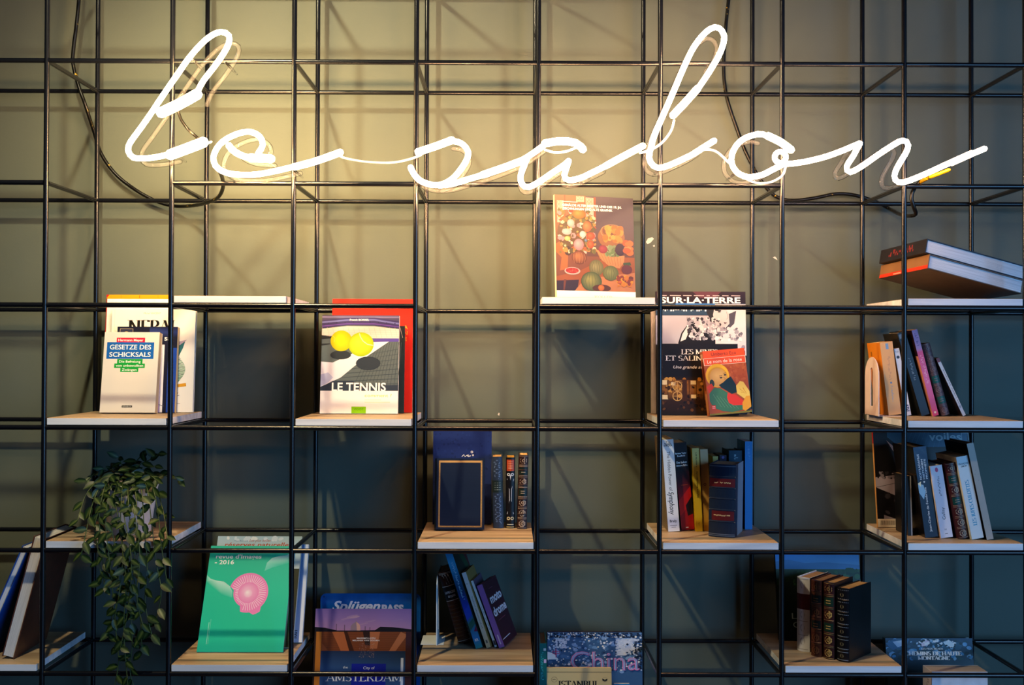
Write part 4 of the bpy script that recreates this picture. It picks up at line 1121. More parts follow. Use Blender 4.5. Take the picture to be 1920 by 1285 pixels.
def s_(P):
    W, H = P.W, P.H
    P.rect(0, 0, W, H, '1c1018'); P.grad(0, H * .3, W, H * .7, [(0, '1c1018'), (.2, '4a1020'), (.5, 'a01220'), (1, 'a81018')])
    P.poly([(0, H * .66), (W, H * .50), (W, H * .62), (W * .5, H * .76), (0, H * .84)], 'd01c1c'); P.poly([(W * .5, H * .72), (W, H * .62), (W, H * .82), (W * .6, H * .84)], '1c1014')
    P.line([(W * .3, H * .485), (W * .8, H * .485)], H * .006, 'c05020')
    P.text('Barbara Taylor', W * .5, H * .13, W * .13, 'f0f0f4', w=W * .85, align='c', bold=.02); P.text('Bradford', W * .5, H * .16, W * .13, 'f0f0f4', w=W * .6, align='c', bold=.02)
    P.text('Das Leben', W * .5, H * .235, W * .16, 'f4f4f4', w=W * .8, align='c', bold=.03); P.text('bittere Süße', W * .5, H * .27, W * .14, 'f4f4f4', w=W * .85, align='c', bold=.03)
    P.rect(W * .35, H * .965, W * .2, H * .012, 'f0d8d8')
spine_book('hardcover_book', 'glossy black and red jacketed book next to the white handwriting spine', 5, 1278, 1302.5, .17, 1262.5, 831.5, .115, style='hard', cover='201018', pages='d8d0c4', spine=s_, group=G6, rough=.15)
spine_book('paperback_book', 'narrow yellow paperback with black lettering beside the glossy red jacket', 5, 1304.8, 1317.8, .155, 1297.5, 841, .108, cover='e0b820', pages='e0d0a0', group=G6,
   spine=lambda P: (P.grad(0, 0, P.W, P.H, [(0, 'd8c878'), (.5, 'e4cc40'), (1, 'e6be28')]), spine_text(P, 'Stéphane Vandermeersche', '1c1a10', .28, .60, cap=P.W * .26, bold=.02), spine_text(P, 'A tous les airs', '1c1a10', .05, .23, cap=P.W * .26, bold=.01), P.line([(P.W * .4, P.H * .91), (P.W * .55, P.H * .89), (P.W * .5, P.H * .93)], P.W * .04, '6a5410')))
spine_book('paperback_book', 'amber paperback half hidden by the thick navy volume', 5, 1319.2, 1333.5, .16, 1312.5, 843, .105, cover='e0a438', pages='e0d0a0', group=G6,
   spine=lambda P: (P.grad(0, 0, P.W, P.H, [(0, 'd8b890'), (.4, 'dcae68'), (1, 'e4a020')]), P.ring(P.W * .45, P.H * .43, P.W * .12, P.W * .18, '4a2c10', 10)))
def s_(P):
    W, H = P.W, P.H
    P.rect(0, 0, W, H, '15243c', 8)
    for y in (.02, .165, .32, .47, .62, .785, .955, .975): P.rect(0, H * y, W, H * .010, '9a8a6a' if y in (.165, .32, .47, .62, .785) else '5a6478', 8)
    P.rect(W * .02, H * .195, W * .96, H * .115, '5a1820', 8); P.rect(W * .12, H * .64, W * .84, H * .13, '5a1820', 8)
    line_marks(P, W * .2, H * .262, W * .6, H * .022, 'd8c090'); line_marks(P, W * .2, H * .712, W * .6, H * .022, 'd8c090')
spine_book('leather_book', 'thick navy volume with two red title labels and grey cloth sides', 5, 1332, 1378, .062, 1334, 872, .112, yaw=22, style='leather', cover='15243c', pages='b8a890', spine=s_, group=G6, bands=(.83, .68, .53, .375, .215),
   front=lambda P: (P.rect(P.W * .28, 0, P.W * .72, P.H, 'aaa8b0'), P.blobs(160, P.W * .28, 0, P.W * .72, P.H, .8, 2.0, ['a0a0a8', 'b4b2ba', '9a98a2'], 22, 5)))
spine_book('paperback_book', 'pale yellow spine peeping out behind the top of the thick navy volume', 5, 1336, 1346.5, .205, 1336, 856, .085, cover='c8b060', pages='d8c89a', group=G6)
spine_book('paperback_book', 'dark violet spine behind the top of the thick navy volume', 5, 1349, 1362, .205, 1349, 854, .085, cover='2c2440', pages='c0b8a8', group=G6, spine=lambda P: (P.rect(0, 0, P.W, P.H, '2c2440'), P.ell(P.W * .5, P.H * .03, P.W * .2, P.W * .2, '6a60a0')))
spine_book('hardcover_book', 'dark teal book behind the thick navy volume, beside the bright blue spine', 5, 1366.5, 1391.5, .20, 1366.5, 845, .09, style='hard', cover='143448', pages='7a7468', group=G6, spine=lambda P: (P.rect(0, 0, P.W, P.H, '174058'), spine_marks(P, 'a0b8c4', .05, .13, cap=P.W * .2)))
spine_book('paperback_book', 'bright sky blue spine at the right end behind the thick navy volume', 5, 1396.8, 1410.5, .19, 1396.8, 828, .095, cover='2c86d0', pages='d0d4d8', group=G6, spine=lambda P: (P.rect(0, 0, P.W, P.H, '2f8ad6'), spine_marks(P, '6aaae8', .05, .2, cap=P.W * .3)))

# ---------------------------------------------------------------- cell 8, fifth row
G7 = 'leaning row ending in a beige spine'
def f_(P):
    W, H = 900, 950
    P.rect(0, 0, W, H, '0e0e12'); P.poly([(130, 0), (880, 0), (880, 150), (400, 160), (200, 120), (130, 60)], '2c5a76')
    for k in range(9): P.line([(330 + k * 40, 0), (250 + k * 44, 160)], 3, '3c7090')
    P.poly([(120, 90), (180, 150), (230, 260), (180, 200)], 'a8a8b8')
    P.poly([(0, 460), (180, 440), (300, 470), (300, 620), (180, 640), (0, 560)], '9c96a6'); P.blobs(40, 0, 400, 260, 80, 8, 22, ['0e0e12', '2a2a30', '7a7684'], 30, 7)
    P.line([(0, 560), (260, 500)], 4, '26262c'); P.blobs(26, 60, 600, 220, 240, 10, 40, ['0e0e12', '3a3a42', '16161a'], 31, 7)
    P.poly([(60, 830), (200, 880), (60, 900)], '8c8898'); P.rect(0, 870, 240, 80, 'd8d0bc')
    for k in range(22): P.rect(24 + k * 7.4, 886, 3.6 if k % 3 else 2, 42, '18181a')
    P.text('voiles', 520, 92, 84, '9ab0bc', w=305, bold=.02); P.line([(828, 90), (828, 16), (890, 16), (890, 90)], 7, '9ab0bc')
face_book('magazine', 'dark blue sailing magazine facing out behind the leaning row, barcode at its lower corner', 5, 1646.5, 1829, .222, 809, 9, .010, style='paper', cover='0e0e12', pages='d89a50', front=f_, fs=(900, 950), group=G7, rough=.3,
   spine=lambda P: (P.rect(0, 0, P.W, P.H, 'd09a58'), P.rect(0, 0, P.W, P.H * .13, 'a81c20')))
spine_book('paperback_book', 'thin black book with a pale edge, half hidden behind the bar', 5, 1703, 1711, .10, 1700, 893, .085, cover='08080a', pages='6a5030', group=G7, spine=lambda P: (P.rect(0, 0, P.W, P.H, '0a0a0c'), P.rect(P.W * .72, 0, P.W * .28, P.H, 'a8b0c0')))
def s_(P):
    W, H = P.W, P.H
    P.rect(0, 0, W, H, '16283e'); P.grad(0, 0, W, H * .35, [(0, '2c4866'), (1, '18304a')]); P.poly([(0, H * .40), (W * .4, H * .42), (W * .5, H * .5), (W * .3, H * .58), (0, H * .5)], '8ab8d8'); P.poly([(0, H * .40), (W * .25, H * .38), (W * .2, H * .44)], 'f0e8c0')
    spine_text(P, 'NOSTRADAMUS', 'e8ecf4', .08, .36, cap=W * .16, x=.28, bold=.01); spine_text(P, 'HISTORIEN', 'e8ecf4', .14, .36, cap=W * .14, x=.52, bold=.01); spine_text(P, 'PROPHETE', 'e8ecf4', .14, .36, cap=W * .14, x=.75, bold=.01)
    spine_text(P, 'Jean-Charles de Fontbrune', 'f0f4f8', .45, .94, cap=W * .17, x=.5)
    P.poly([(W * .5 + W * .1 * math.sin(k * PI / 5) * (1 if k % 2 == 0 else .4), H * .39 - W * .1 * math.cos(k * PI / 5) * (1 if k % 2 == 0 else .4)) for k in range(10)], 'f0f4f8')
spine_book('hardcover_book', 'large dark blue book with white lettering, leaning left of two white spines', 5, 1735, 1759.5, .068, 1711.8, 839.5, .142, style='hard', cover='0c0a0c', pages='5a4a38', spine=s_, group=G7, rough=.25)
spine_book('paperback_book', 'white paperback with a small round pink mark at the top of its spine', 5, 1764.5, 1787.3, .062, 1743.5, 875, .105, cover='e8e4ec', pages='d8ccb8', group=G7,
   spine=lambda P: (P.rect(0, 0, P.W, P.H, 'e6e2ee'), P.ell(P.W * .5, P.H * .06, P.W * .13, P.W * .2, 'c83a6a', 12), spine_marks(P, '6a6670', .15, .42, cap=P.W * .15), spine_text(P, 'Gallay', '28242c', .58, .75, cap=P.W * .26, x=.5), P.text('M', P.W * .42, P.H * .9, P.W * .16, '606068'), P.line([(P.W * .4, P.H * .945), (P.W * .62, P.H * .945)], P.H * .012, '8a8890')))
spine_book('leather_book', 'reddish brown tooled book with two dark green labels between two white spines', 5, 1797, 1816.5, .056, 1771.5, 870, .105, style='leather', cover='3c1a1e', pages='a08870', group=G7,
   spine=lambda P: gilt_spine(P, '421c20', 'a48c74', (1, 3), 7, True, '12403c', '241012'))
spine_book('hardcover_book', 'worn white book with a turquoise title, next to the beige spine', 5, 1822.5, 1845.5, .046, 1792.5, 858, .125, style='paper', cover='e0e4e8', pages='c8c0b0', group=G7,
   spine=lambda P: (P.rect(0, 0, P.W, P.H, 'e2e6ea'), P.text('FRANÇOIS', P.W * .5, P.H * .10, P.W * .15, '20242c', w=P.W * .8, align='c', bold=.02), P.text('SIMON', P.W * .5, P.H * .13, P.W * .15, '20242c', w=P.W * .5, align='c', bold=.02), spine_text(P, 'LES JUPES-CULOTTES', '2c9cc8', .29, .84, cap=P.W * .30, roman=True, T=.2)))
spine_book('hardcover_book', 'tall worn beige spine, last book of the leaning row', 5, 1850.5, 1863.5, .04, 1812.5, 832.5, .135, style='hard', cover='b8a898', pages='8a7a68', group=G7,
   spine=lambda P: (P.rect(0, 0, P.W, P.H, 'b4a69c'), P.blobs(26, 0, 0, P.W, P.H, .3, 1.0, ['7a6a60', '9a8a80', 'c8bcb0'], 33, 5)), back=lambda P: P.rect(0, 0, P.W, P.H, '120e0c'))

# ---------------------------------------------------------------- cell 0, sixth row (cut by the left edge)
G8 = 'books cut off by the left edge'
spine_book('hardcover_book', 'thick brown bound book, page edges outwards, leaning right on the bar', 6, 1.5, 25.5, .035, 62, 1011, .185, flip=True, style='hard', cover='5a3020', pages='dedad8', group=G8)
spine_book('hardcover_book', 'slimmer blue bound book leaning right behind the brown one', 6, -50, -36, .04, 39.5, 1028, .185, flip=True, style='hard', cover='164a9c', pages='d8dce8', group=G8)

# ---------------------------------------------------------------- cell 2, sixth row: green magazine
G9 = 'magazines around the green one'
def f_(P):
    P.rect(0, 0, P.W, P.H, 'e4e8f2'); P.rect(P.W * .86, P.H * .30, P.W * .05, P.H * .18, '101418'); P.rect(P.W * .8, P.H * .64, P.W * .16, P.H * .12, '14161c'); P.grad(P.W * .9, 0, P.W * .06, P.H, [(0, '6a90c8'), (1, 'a8b8dc')])
    P.text('1001', P.W * .93, P.H * .96, P.W * .05, '20242c', w=P.H * .08, rot=90, bold=.02)
face_book('magazine', 'white magazine furthest back behind the green one, bluish right margin', 6, 420, 566, .178, 1021, 20, .012, style='paper', cover='e4e6f0', pages='e8e8f0', front=f_, group=G9)
def f_(P):
    P.grad(0, 0, P.W, P.H, [(0, 'b4ccd4'), (.25, 'c8d4d4'), (.5, 'd8d0b8'), (1, '5a5a40')]); P.blobs(14, P.W * .1, 0, P.W * .8, P.H * .05, 3, 9, ['f0f0ec', 'dce4e8'], 34, 8)
    P.text('Yvan Bernard', P.W * .2, P.H * .050, P.H * .014, '5a6a90', w=P.W * .16); P.text('Les plus belles', P.W * .38, P.H * .052, P.H * .026, 'b04a20', w=P.W * .25, shear=.2)
    P.text('réserves naturelles', P.W * .09, P.H * .100, P.H * .044, 'b8481c', w=P.W * .80, shear=.15, bold=.015)
    P.rect(P.W * .92, P.H * .3, P.W * .08, P.H * .7, '2a2c1c')
face_book('softcover_book', 'pale blue book with a rust red italic title behind the green magazine', 6, 383, 548, .128, 1006, 25, .012, style='paper', cover='bccad0', pages='dcd8cc', front=f_, group=G9)
def f_(P):
    W, H = 800, 1000
    P.rect(0, 0, W, H, '10c4a0')
    def blob(pts, c1, c2):
        n = len(pts); cx = sum(p[0] for p in pts) / n; cy = sum(p[1] for p in pts) / n
        P._add([(cx, cy)] + pts, [(0, i + 1, (i + 1) % n + 1) for i in range(n)], None, [hexc(c2)] + [hexc(c1)] * n)
    P._add([(0, 285), (40, 322), (100, 338), (170, 348), (230, 390), (262, 440), (266, 500), (160, 470), (60, 400), (0, 350)], [tuple(range(10))], None, [hexc(c) for c in ('78d8c4', 'b4ecdc', 'b8eadc', 'a8e8d6', 'b0e8d8', '8ce0cc', '40ccb0', '18c6a4', '14c4a0', '10c4a0')])
    P._add([(545, 245), (560, 165), (605, 118), (680, 98), (740, 92), (800, 58), (800, 160), (700, 190), (620, 210)], [tuple(range(9))], None, [hexc(c) for c in ('60d4bc', '8ce0cc', 'b8ecde', 'b0e8dc', 'b4eade', '80dcc8', '18c6a4', '20c8a8', '50d0b8')])
    pts = []
    for k in range(40):
        g = 2 * PI * k / 40
        r = 188 - (46 if 1.9 < g < 3.4 else 0) + (30 if .9 < g < 1.3 else 0)
        pts.append((415 + r * math.cos(g), 452 + r * math.sin(g)))
    P.poly(pts, 'ee86c8')
    for k in range(46):
        g = 2 * PI * k / 46
        r1 = 168 - (44 if 1.9 < g < 3.4 else 0)
        P.line([(415 + 98 * math.cos(g), 452 + 98 * math.sin(g)), (415 + r1 * math.cos(g), 452 + r1 * math.sin(g))], 6, 'fadcf0'); P.n -= .8
    P.n = math.ceil(P.n) + 1
    P.ell(415, 452, 92, 92, 'ee90cc', 26, col2='f6c4e6'); P.ell(413, 458, 40, 40, 'f4b8e0', 18, col2='fff4fc')
    P.text("revue d'Images", 62, 124, 40, 'fafffc', w=440, bold=.018); P.text('- 2016', 58, 180, 42, 'fafffc', w=185, bold=.018)
    P.line([(80, 930), (80, 730)], 4, 'a8e8d8'); P.line([(94, 930), (94, 700)], 3, '7cdcc8')
face_book('magazine', 'bright green magazine with a pink shell-like disc on its cover', 6, 368.5, 530.5, .096, 1024, 27, .004, style='paper', cover='10c4a0', pages='f0f0f0', front=f_, fs=(800, 1000), group=G9, rough=.35)

# ---------------------------------------------------------------- cell 4, sixth row: bookend and leaning books
G10 = 'leaning row with the purple book'
white_metal = mat('d8dce0', 0.4, 0.0, 0.04)
be = tag(empty('bookend'), 'thin white metal bookend seen edge-on beside the brown ribbed book', 'bookend')
V, F, bx, bz = bookend_plate(818.5, .168, .268, 6, 1080, white_metal)
link('upright_plate', mesh_from('upright_plate', V, F, white_metal), be)
b = MB(); b.box(bx - .042, bx + .018, .172, .262, bz, bz + .0009, white_metal); b.build('base_plate', be)
def s_(P):
    W, H = P.W, P.H
    P.rect(0, 0, W, H, '4a2410', 8); P.rect(0, H * .02, W, H * .2, '34160e', 8); P.rect(0, H * .22, W, H * .18, '0c0c10', 8)
    P.text('LA PRINCESSE', W * .5, H * .31, H * .034, 'e8e8e8', w=W * .8, align='c', bold=.02); P.text('DE CLEVES', W * .55, H * .365, H * .03, 'e8e8e8', w=W * .6, align='c', bold=.02)
    for y in (.02, .035, .205, .405, .97): P.rect(0, H * y, W, H * .007, 'd8d0c4', 8)
    for k in range(3): P.poly([(W * .2 + k * W * .22, H * .05), (W * .3 + k * W * .22, H * .05), (W * .45 + k * W * .2, H * .19)], 'e0d8cc')
    for k in range(10):
        y = H * (.43 + k * .053)
        P.poly([(W, y), (W, y + H * .024), (W * .42, y + H * .034)], 'e4dcd4')
spine_book('leather_book', 'brown ribbed leather book with silvery zigzag, leaning beside the white bookend', 6, 860, 884.5, .186, 821.5, 1074, .098, style='leather', cover='4a2410', pages='a08060', spine=s_, group=G10, bands=tuple(.05 + .053 * k for k in range(10)))
def s_(P):
    W, H = P.W, P.H
    P.grad(0, 0, W, H, [(0, '1a7ac8'), (.12, '3aa0d8'), (.3, '1a5a8a'), (.42, '123a6a'), (.6, '1c3cb8'), (.75, '1a6a80'), (.9, '1c7ac0'), (1, '188a90')])
    P.poly([(0, H * .62), (W, H * .56), (W, H * .66), (0, H * .72)], '2048c0'); P.poly([(0, H * .75), (W, H * .70), (W, H * .76), (0, H * .82)], '1a5c58'); P.poly([(W * .5, H * .83), (W, H * .78), (W, H * .84)], '5a2050')
    spine_marks(P, '8ac4e8', .12, .5, cap=W * .26); P.text('RR', W * .25, H * .93, W * .4, 'e8f0f4', w=W * .5, bold=.02)
YK = 10
spine_book('softcover_book', 'tall blue paperback, tallest in the row with the purple book', 6, 892.5, 906.5, .135, 832, 1037, .13, yaw=YK, cover='1c6ab0', pages='c8d0d8', spine=s_, group=G10, front=lambda P: (P.rect(0, 0, P.W, P.H, '14201c'), P.poly([(P.W * .3, 0), (P.W * .6, 0), (P.W, P.H * .3), (P.W, P.H * .5)], '1c4a30'), P.poly([(P.W * .6, 0), (P.W, 0), (P.W, P.H * .3)], '5a1c28')))
spine_book('paperback_book', 'cream spined paperback with ochre cover between the blue and purple books', 6, 912.5, 921.2, .142, 864.5, 1077, .10, yaw=YK, cover='d8d8dc', pages='c8b890', group=G10, spine=lambda P: (P.grad(0, 0, P.W, P.H, [(0, 'd0d4dc'), (.6, 'd8d4cc'), (1, 'c8b48c')]), spine_marks(P, '585c64', .32, .74, cap=P.W * .24), P.ell(P.W * .4, P.H * .15, P.W * .1, P.W * .1, '202020', 8), P.rect(P.W * .3, P.H * .9, P.W * .4, P.H * .04, '60605c')),
   front=lambda P: P.rect(0, 0, P.W, P.H, '8a7440'))
spine_book('paperback_book', 'very thin white spined paperback directly left of the purple book', 6, 928, 932.8, .15, 881.8, 1092, .10, yaw=YK, cover='e0e4ea', pages='d0ccc0', group=G10, spine=lambda P: (P.rect(0, 0, P.W, P.H, 'dce0e8'), spine_marks(P, '6a7078', .36, .74, cap=P.W * .36), P.rect(P.W * .1, P.H * .9, P.W * .8, P.H * .07, '24344c')), front=lambda P: P.rect(0, 0, P.W, P.H, '5a4a66'))
spine_book('paperback_book', 'purple spined book with white lettering on its plum cover', 6, 936, 947.8, .142, 891.8, 1102, .12, yaw=16, cover='3c1626', pages='b89ac8', group=G10,
   spine=lambda P: (P.rect(0, 0, P.W, P.H, '9a6cbc'), P.rect(P.W * .4, P.H * .8, P.W * .2, P.H * .15, 'e0d0ec')),
   front=lambda P: (P.rect(0, 0, P.W, P.H, '3a1426'), P.text('moto', P.W * .14, P.H * .34, P.H * .14, 'ece4f0', w=P.W * .80, bold=.03), P.text('drome', P.W * .06, P.H * .54, P.H * .14, 'ece4f0', w=P.W * .92, bold=.03), P.line([(P.W * .05, P.H * .90), (P.W * .6, P.H * .90)], P.H * .012, 'e8e0ec'), P.line([(P.W * .3, P.H * .12), (P.W * .55, P.H * .12)], P.H * .01, '6a3a50'), P.line([(P.W * .2, P.H * .62), (P.W * .7, P.H * .62)], P.H * .01, '6a3a50')))

# ---------------------------------------------------------------- cell 7, sixth row: leather volumes
G11 = 'old volumes in front of the landscape book'
def f_(P):
    W, H = P.W, P.H
    P.grad(0, 0, W, H * .19, [(0, '2a80d8'), (.45, '3c8cd8'), (.75, '4a94d0'), (1, '68b4d8')]); P.poly([(0, H * .10), (W * .15, H * .08), (W * .35, H * .12), (W * .6, H * .11), (W, H * .14), (W, H * .19), (0, H * .19)], '3a7cba')
    P.grad(0, H * .19, W, H * .81, [(0, '2c5034'), (.08, '1e3c20'), (.3, '12240f'), (1, '0a140a')])
    P.blobs(90, 0, H * .20, W, H * .18, 2, 6, ['1c3c1c', '264c26', '16301a', '2c5a2c'], 36, 6); P.blobs(24, W * .78, H * .17, W * .22, H * .14, 3, 9, ['1c4420', '2c5c2c', '163418'], 37, 7)
    P.text('LES', W * .16, H * .76, H * .07, '9aa89a', w=W * .2); P.text('GRANDS', W * .17, H * .86, H * .07, '9aa89a', w=W * .5)
face_book('hardcover_book', 'large landscape photo book with blue sky, behind the four old volumes', 6, 1461.5, 1621, .216, 1037, 12, .012, style='hard', cover='0c140c', front=f_, group=G11, rough=.2)
YL = 42
spine_book('leather_book', 'white vellum spine with a dark red label, leftmost of the four old volumes', 6, 1494.5, 1513.5, .135, 1494, 1081, .108, yaw=YL, style='leather', cover='d8d6dc', pages='a07850', group=G11,
   spine=lambda P: (P.rect(0, 0, P.W, P.H, 'dcdae2', 8), P.rect(0, P.H * .22, P.W, P.H * .21, '5a1a20', 8), [(P.ell(P.W * .5, P.H * y, P.W * .2, P.H * .05, 'a8a4ac', 10), P.ell(P.W * .5, P.H * y, P.W * .1, P.H * .03, 'dcdae2', 8)) for y in (.1, .5, .68, .86)], [P.rect(P.W * .1, P.H * y, P.W * .8, P.H * .006, '8a868e', 6) for y in (.02, .585, .775, .965)]),
   front=lambda P: P.rect(0, 0, P.W, P.H, '5a3828'))
spine_book('leather_book', 'plain brown leather spine, second of the four old volumes', 6, 1521, 1536.5, .088, 1520, 1087, .11, yaw=YL, style='leather', cover='4a2014', pages='8a6444', group=G11, bands=(.18, .36, .52, .70, .86),
   spine=lambda P: gilt_spine(P, '4c2216', '7a4a2c', (1, 3), 6, True, '141c18', '2a100a'))
spine_book('leather_book', 'brown spine with bright gold rosettes, third of the four old volumes', 6, 1544.5, 1560, .064, 1543, 1091, .11, yaw=YL, style='leather', cover='2c1410', pages='b08858', group=G11, bands=(.17, .34, .5, .67, .84),
   spine=lambda P: gilt_spine(P, '34181a', 'b89a5c', (1, 3), 6, True, '123028', '1c0c0a'))
spine_book('leather_book', 'black leather volume with raised bands, rightmost of the four old volumes', 6, 1569, 1586.5, .046, 1569, 1101, .118, yaw=45, style='leather', cover='06070c', pages='b08a58', group=G11, bands=(.16, .33, .5, .67, .84),
   spine=lambda P: (P.rect(0, 0, P.W, P.H, '0a0c14', 8), [P.rect(P.W * .1, P.H * y, P.W * .85, P.H * .008, '8a94a4', 6) for y in (.02, .14, .185, .31, .355, .48, .525, .65, .695, .82, .865, .97)], [P.ell(P.W * .5, P.H * y, P.W * .16, P.H * .025, '6a6450', 8) for y in (.09, .25, .42, .59, .76, .92)]))

# ---------------------------------------------------------------- cell 3, seventh row
G12 = 'things on the lowest shelf under the tennis column'
def enamel_sign():
    z = top_z(7) + .0012; Y = .262; L = math.radians(3)
    X0, X1 = solve_x(597, Y, z), solve_x(786.5, Y, z)
    w = X1 - X0; h = .3
    for _ in range(6): h += (prj((X0, Y + h * math.sin(L), z + h * math.cos(L)))[1] - 1113) * (Y - CAM.y) / FPX
    r = .016; pts = []
    for (cx, cz, a0) in ((r, r, 180), (w - r, r, 270), (w - r, h - r, 0), (r, h - r, 90)):
        pts += [(cx + r * math.cos(math.radians(a0 + k * 18)), cz + r * math.sin(math.radians(a0 + k * 18))) for k in range(6)]
    n = len(pts)
    V = [(x, 0, zz) for x, zz in pts] + [(x, .0016, zz) for x, zz in pts]
    F = [tuple(reversed(range(n))), tuple(range(n, 2 * n))] + [(i, (i + 1) % n, n + (i + 1) % n, n + i) for i in range(n)]
    M = Matrix.Translation((X0, Y, z)) @ Matrix.Rotation(-L, 4, 'X')
    root = tag(empty('enamel_sign', M), 'blue metal sign with rounded corners and white script, behind the palace book', 'sign', G12)
    plate = link('sign_plate', mesh_from('sign_plate', V, F, mat('0f52a0', 0.25)), root)
    P = Print(1220, 1220 * h / w, w, h)
    P.ell(42, 42, 8, 8, '102040', 10); P.ell(1178, 42, 8, 8, '102040', 10)
    P.text('Splügen', 140, 205, 118, 'd0d8f4', w=590, shear=.35, bold=.03)
    P.text('PASS', 745, 225, 92, 'b8c4ec', w=268, bold=.05)
    P.rect(100, 330, 1020, 600, '3a78b8')
    P.build('sign_lettering', plate, lambda u, v, d: (u, -d, v))
enamel_sign()
def f_(P):
    W, H = P.W, P.H            # W = 1160 units
    P.grad(0, 0, W, 300, [(0, '6e5a9c'), (.4, '8468a4'), (.8, '9a76a4'), (1, 'a878a0')])
    [P.ell(x, y, a, b_, c, 14, -12) for x, y, a, b_, c in ((430, 96, 70, 12, '9478a6'), (400, 120, 90, 12, '9c7ea6'), (460, 110, 60, 14, 'a486a6'), (300, 160, 60, 8, '8e72a4'), (640, 165, 70, 9, '9678a4'), (340, 135, 46, 8, '987aa6'), (950, 150, 80, 9, '8a70a6'), (560, 200, 60, 8, 'a07ea4'))]
    P.poly([(0, 240), (120, 250), (260, 285), (420, 285), (700, 280), (760, 235), (900, 240), (1160, 272), (1160, 302), (0, 302)], '14121c')
    P.poly([(415, 285), (418, 225), (440, 195), (470, 175), (478, 155), (486, 175), (510, 195), (526, 225), (530, 285)], '8a7484'); P.poly([(478, 175), (510, 195), (526, 225), (530, 285), (490, 285)], 'c89a90')
    for x, t in ((250, 200), (345, 210), (585, 230), (640, 240)): P.line([(x, t), (x, 285)], 6, '2a2230')
    P.rect(0, 300, W, H - 300, '2c1c18')
    P.rect(20, 302, 62, H - 302, 'b06c28'); P.rect(82, 302, 980, 250, '743c20')
    for k in range(10): P.line([(82, 315 + k * 24), (1062, 315 + k * 24)], 3, '5a2c18')
    P.poly([(200, 302), (340, 302), (420, 590), (330, 590)], 'a85c34'); P.poly([(640, 302), (760, 302), (730, 520), (650, 520)], 'a86440'); P.poly([(1000, 302), (1080, 340), (920, 590), (850, 590)], 'a86440'); P.poly([(90, 450), (180, 560), (130, 590), (90, 560)], '8a4c2c')
    P.poly([(340, 302), (380, 302), (470, 560), (420, 590)], '3c1c10'); P.poly([(560, 302), (640, 302), (650, 480), (590, 470)], '2c1a18')
    P.grad(82, 550, 980, H - 550, [(0, '1c2c4c'), (.15, '2a4c80'), (1, '243c68')])
    P.blobs(150, 520, 450, 180, 190, 2, 4.5, ['a08078', '7a6068', 'b8a090', '5a4650'], 41, 6)
    P.rect(1062, 302, 98, H - 302, '3c2028'); P.poly([(1010, 640), (1040, 640), (1050, H), (1020, H)], 'c8d4f0')
    P.rect(445, 715, 395, H - 715, '12209a')
    P.text('MASSIMO LISTRI', 600, 395, 20, 'e8e0e0', w=215, align='c', bold=.01); P.text('MELANIA VAN DOORN', 600, 424, 20, 'e8e0e0', w=310, align='c', bold=.01)
    P.text('the', 345, 775, 32, 'e8f0f8'); P.text('City of', 580, 785, 36, 'e8f0f8', w=130)
    P.roman('AMSTERDAM', 160, 938, 100, 'eef4fa', w=870, T=.12, t=.035)
def amsterdam():
    # wide cover, unit width 1160
    face_book('hardcover_book', 'large book with a violet sky and wooden beams on its cover, lowest shelf', 7, 578, 771, .125, 1142, 14, .02, style='hard', cover='241822', pages='d8d0c0', front=f_, fs=(1160, 1990), group=G12, rough=.25)
amsterdam()

# ---------------------------------------------------------------- cell 5, seventh row
G13 = 'books on the lowest shelf under the still life column'
def f_(P):
    W, H = P.W, P.H
    P.rect(0, 0, W, H, '3a608c'); P.blobs(160, 0, 0, W, 850, 20, 60, ['2c4c7a', '4a74a4', '6a94c4', '86a8d4', '3a5a86'], 50, 8)
    P.blobs(90, 1090, 100, 390, 380, 20, 60, ['c8d4e8', 'd4deee', 'bccae4'], 55, 9); P.blobs(60, 120, 60, 200, 280, 10, 30, ['d4dcec', 'c0cce4'], 54, 8)
    P.blobs(330, 0, 0, W, 800, 8, 26, ['f0f4fa', 'dce6f4', 'b4c8e8', 'f4f0e4', '20304c', '8cb0dc'], 51, 6)
    P.blobs(160, 0, 0, W, 120, 8, 24, ['141c30', '202c48', '2c3c5c', 'f0ece4'], 52, 6); P.blobs(80, 1390, 180, 130, 600, 8, 24, ['141c30', '1c2c48', '34486c'], 53, 6)
    P.poly([(0, 400), (90, 430), (180, 560), (0, 560)], 'e8ecf4')
    for (dx, dy, c) in ((0, 0, '8c3c78'), (-10, -6, 'dc8cc4')):
        P.text('China', 380 + dx, 780 + dy, 400, c, w=1100, bold=.0)
    P.text('China', 385, 770, 392, '8cb0dc', w=1090, bold=-.02)
    P.line([(85, 395), (85, 440), (190, 440), (190, 395), (85, 395)], 14, 'b83a70'); P.line([(138, 345), (138, 520)], 14, 'b83a70')
face_book('hardcover_book', 'book with white blossom photograph and pink handwritten title, lowest shelf', 7, 1026.5, 1206, .205, 1186, 6, .022, style='hard', cover='1c2434', pages='c89858', front=f_, fs=(1520, 2500), group=G13, rough=.2)
def f_(P):
    P.rect(0, 0, P.W, P.H, 'c8b684'); P.rect(0, 68, P.W, 6, '3a382c'); P.rect(0, 78, P.W, 3, '6a6450')
    P.ring(118, 198, 42, 46, '3c3828', 24); line_marks(P, 92, 206, 52, 16, '3c3828')
    P.poly([(865, 180), (905, 200), (905, 235), (870, 215)], '1c1c1a'); P.poly([(945, 180), (908, 200), (908, 235), (942, 215)], '1c1c1a'); P.ring(905, 200, 40, 43, '8a8060', 22)
    P.roman('ISTANBUL', 180, 330, 108, '161612', w=640, T=.18)
face_book('paperback_book', 'beige paperback with black serif title in front of the blossom book', 7, 1025.5, 1148.5, .112, 1253, 8, .018, style='paper', cover='c8b684', pages='d8c8a0', front=f_, fs=(1010, 1700), group=G13)
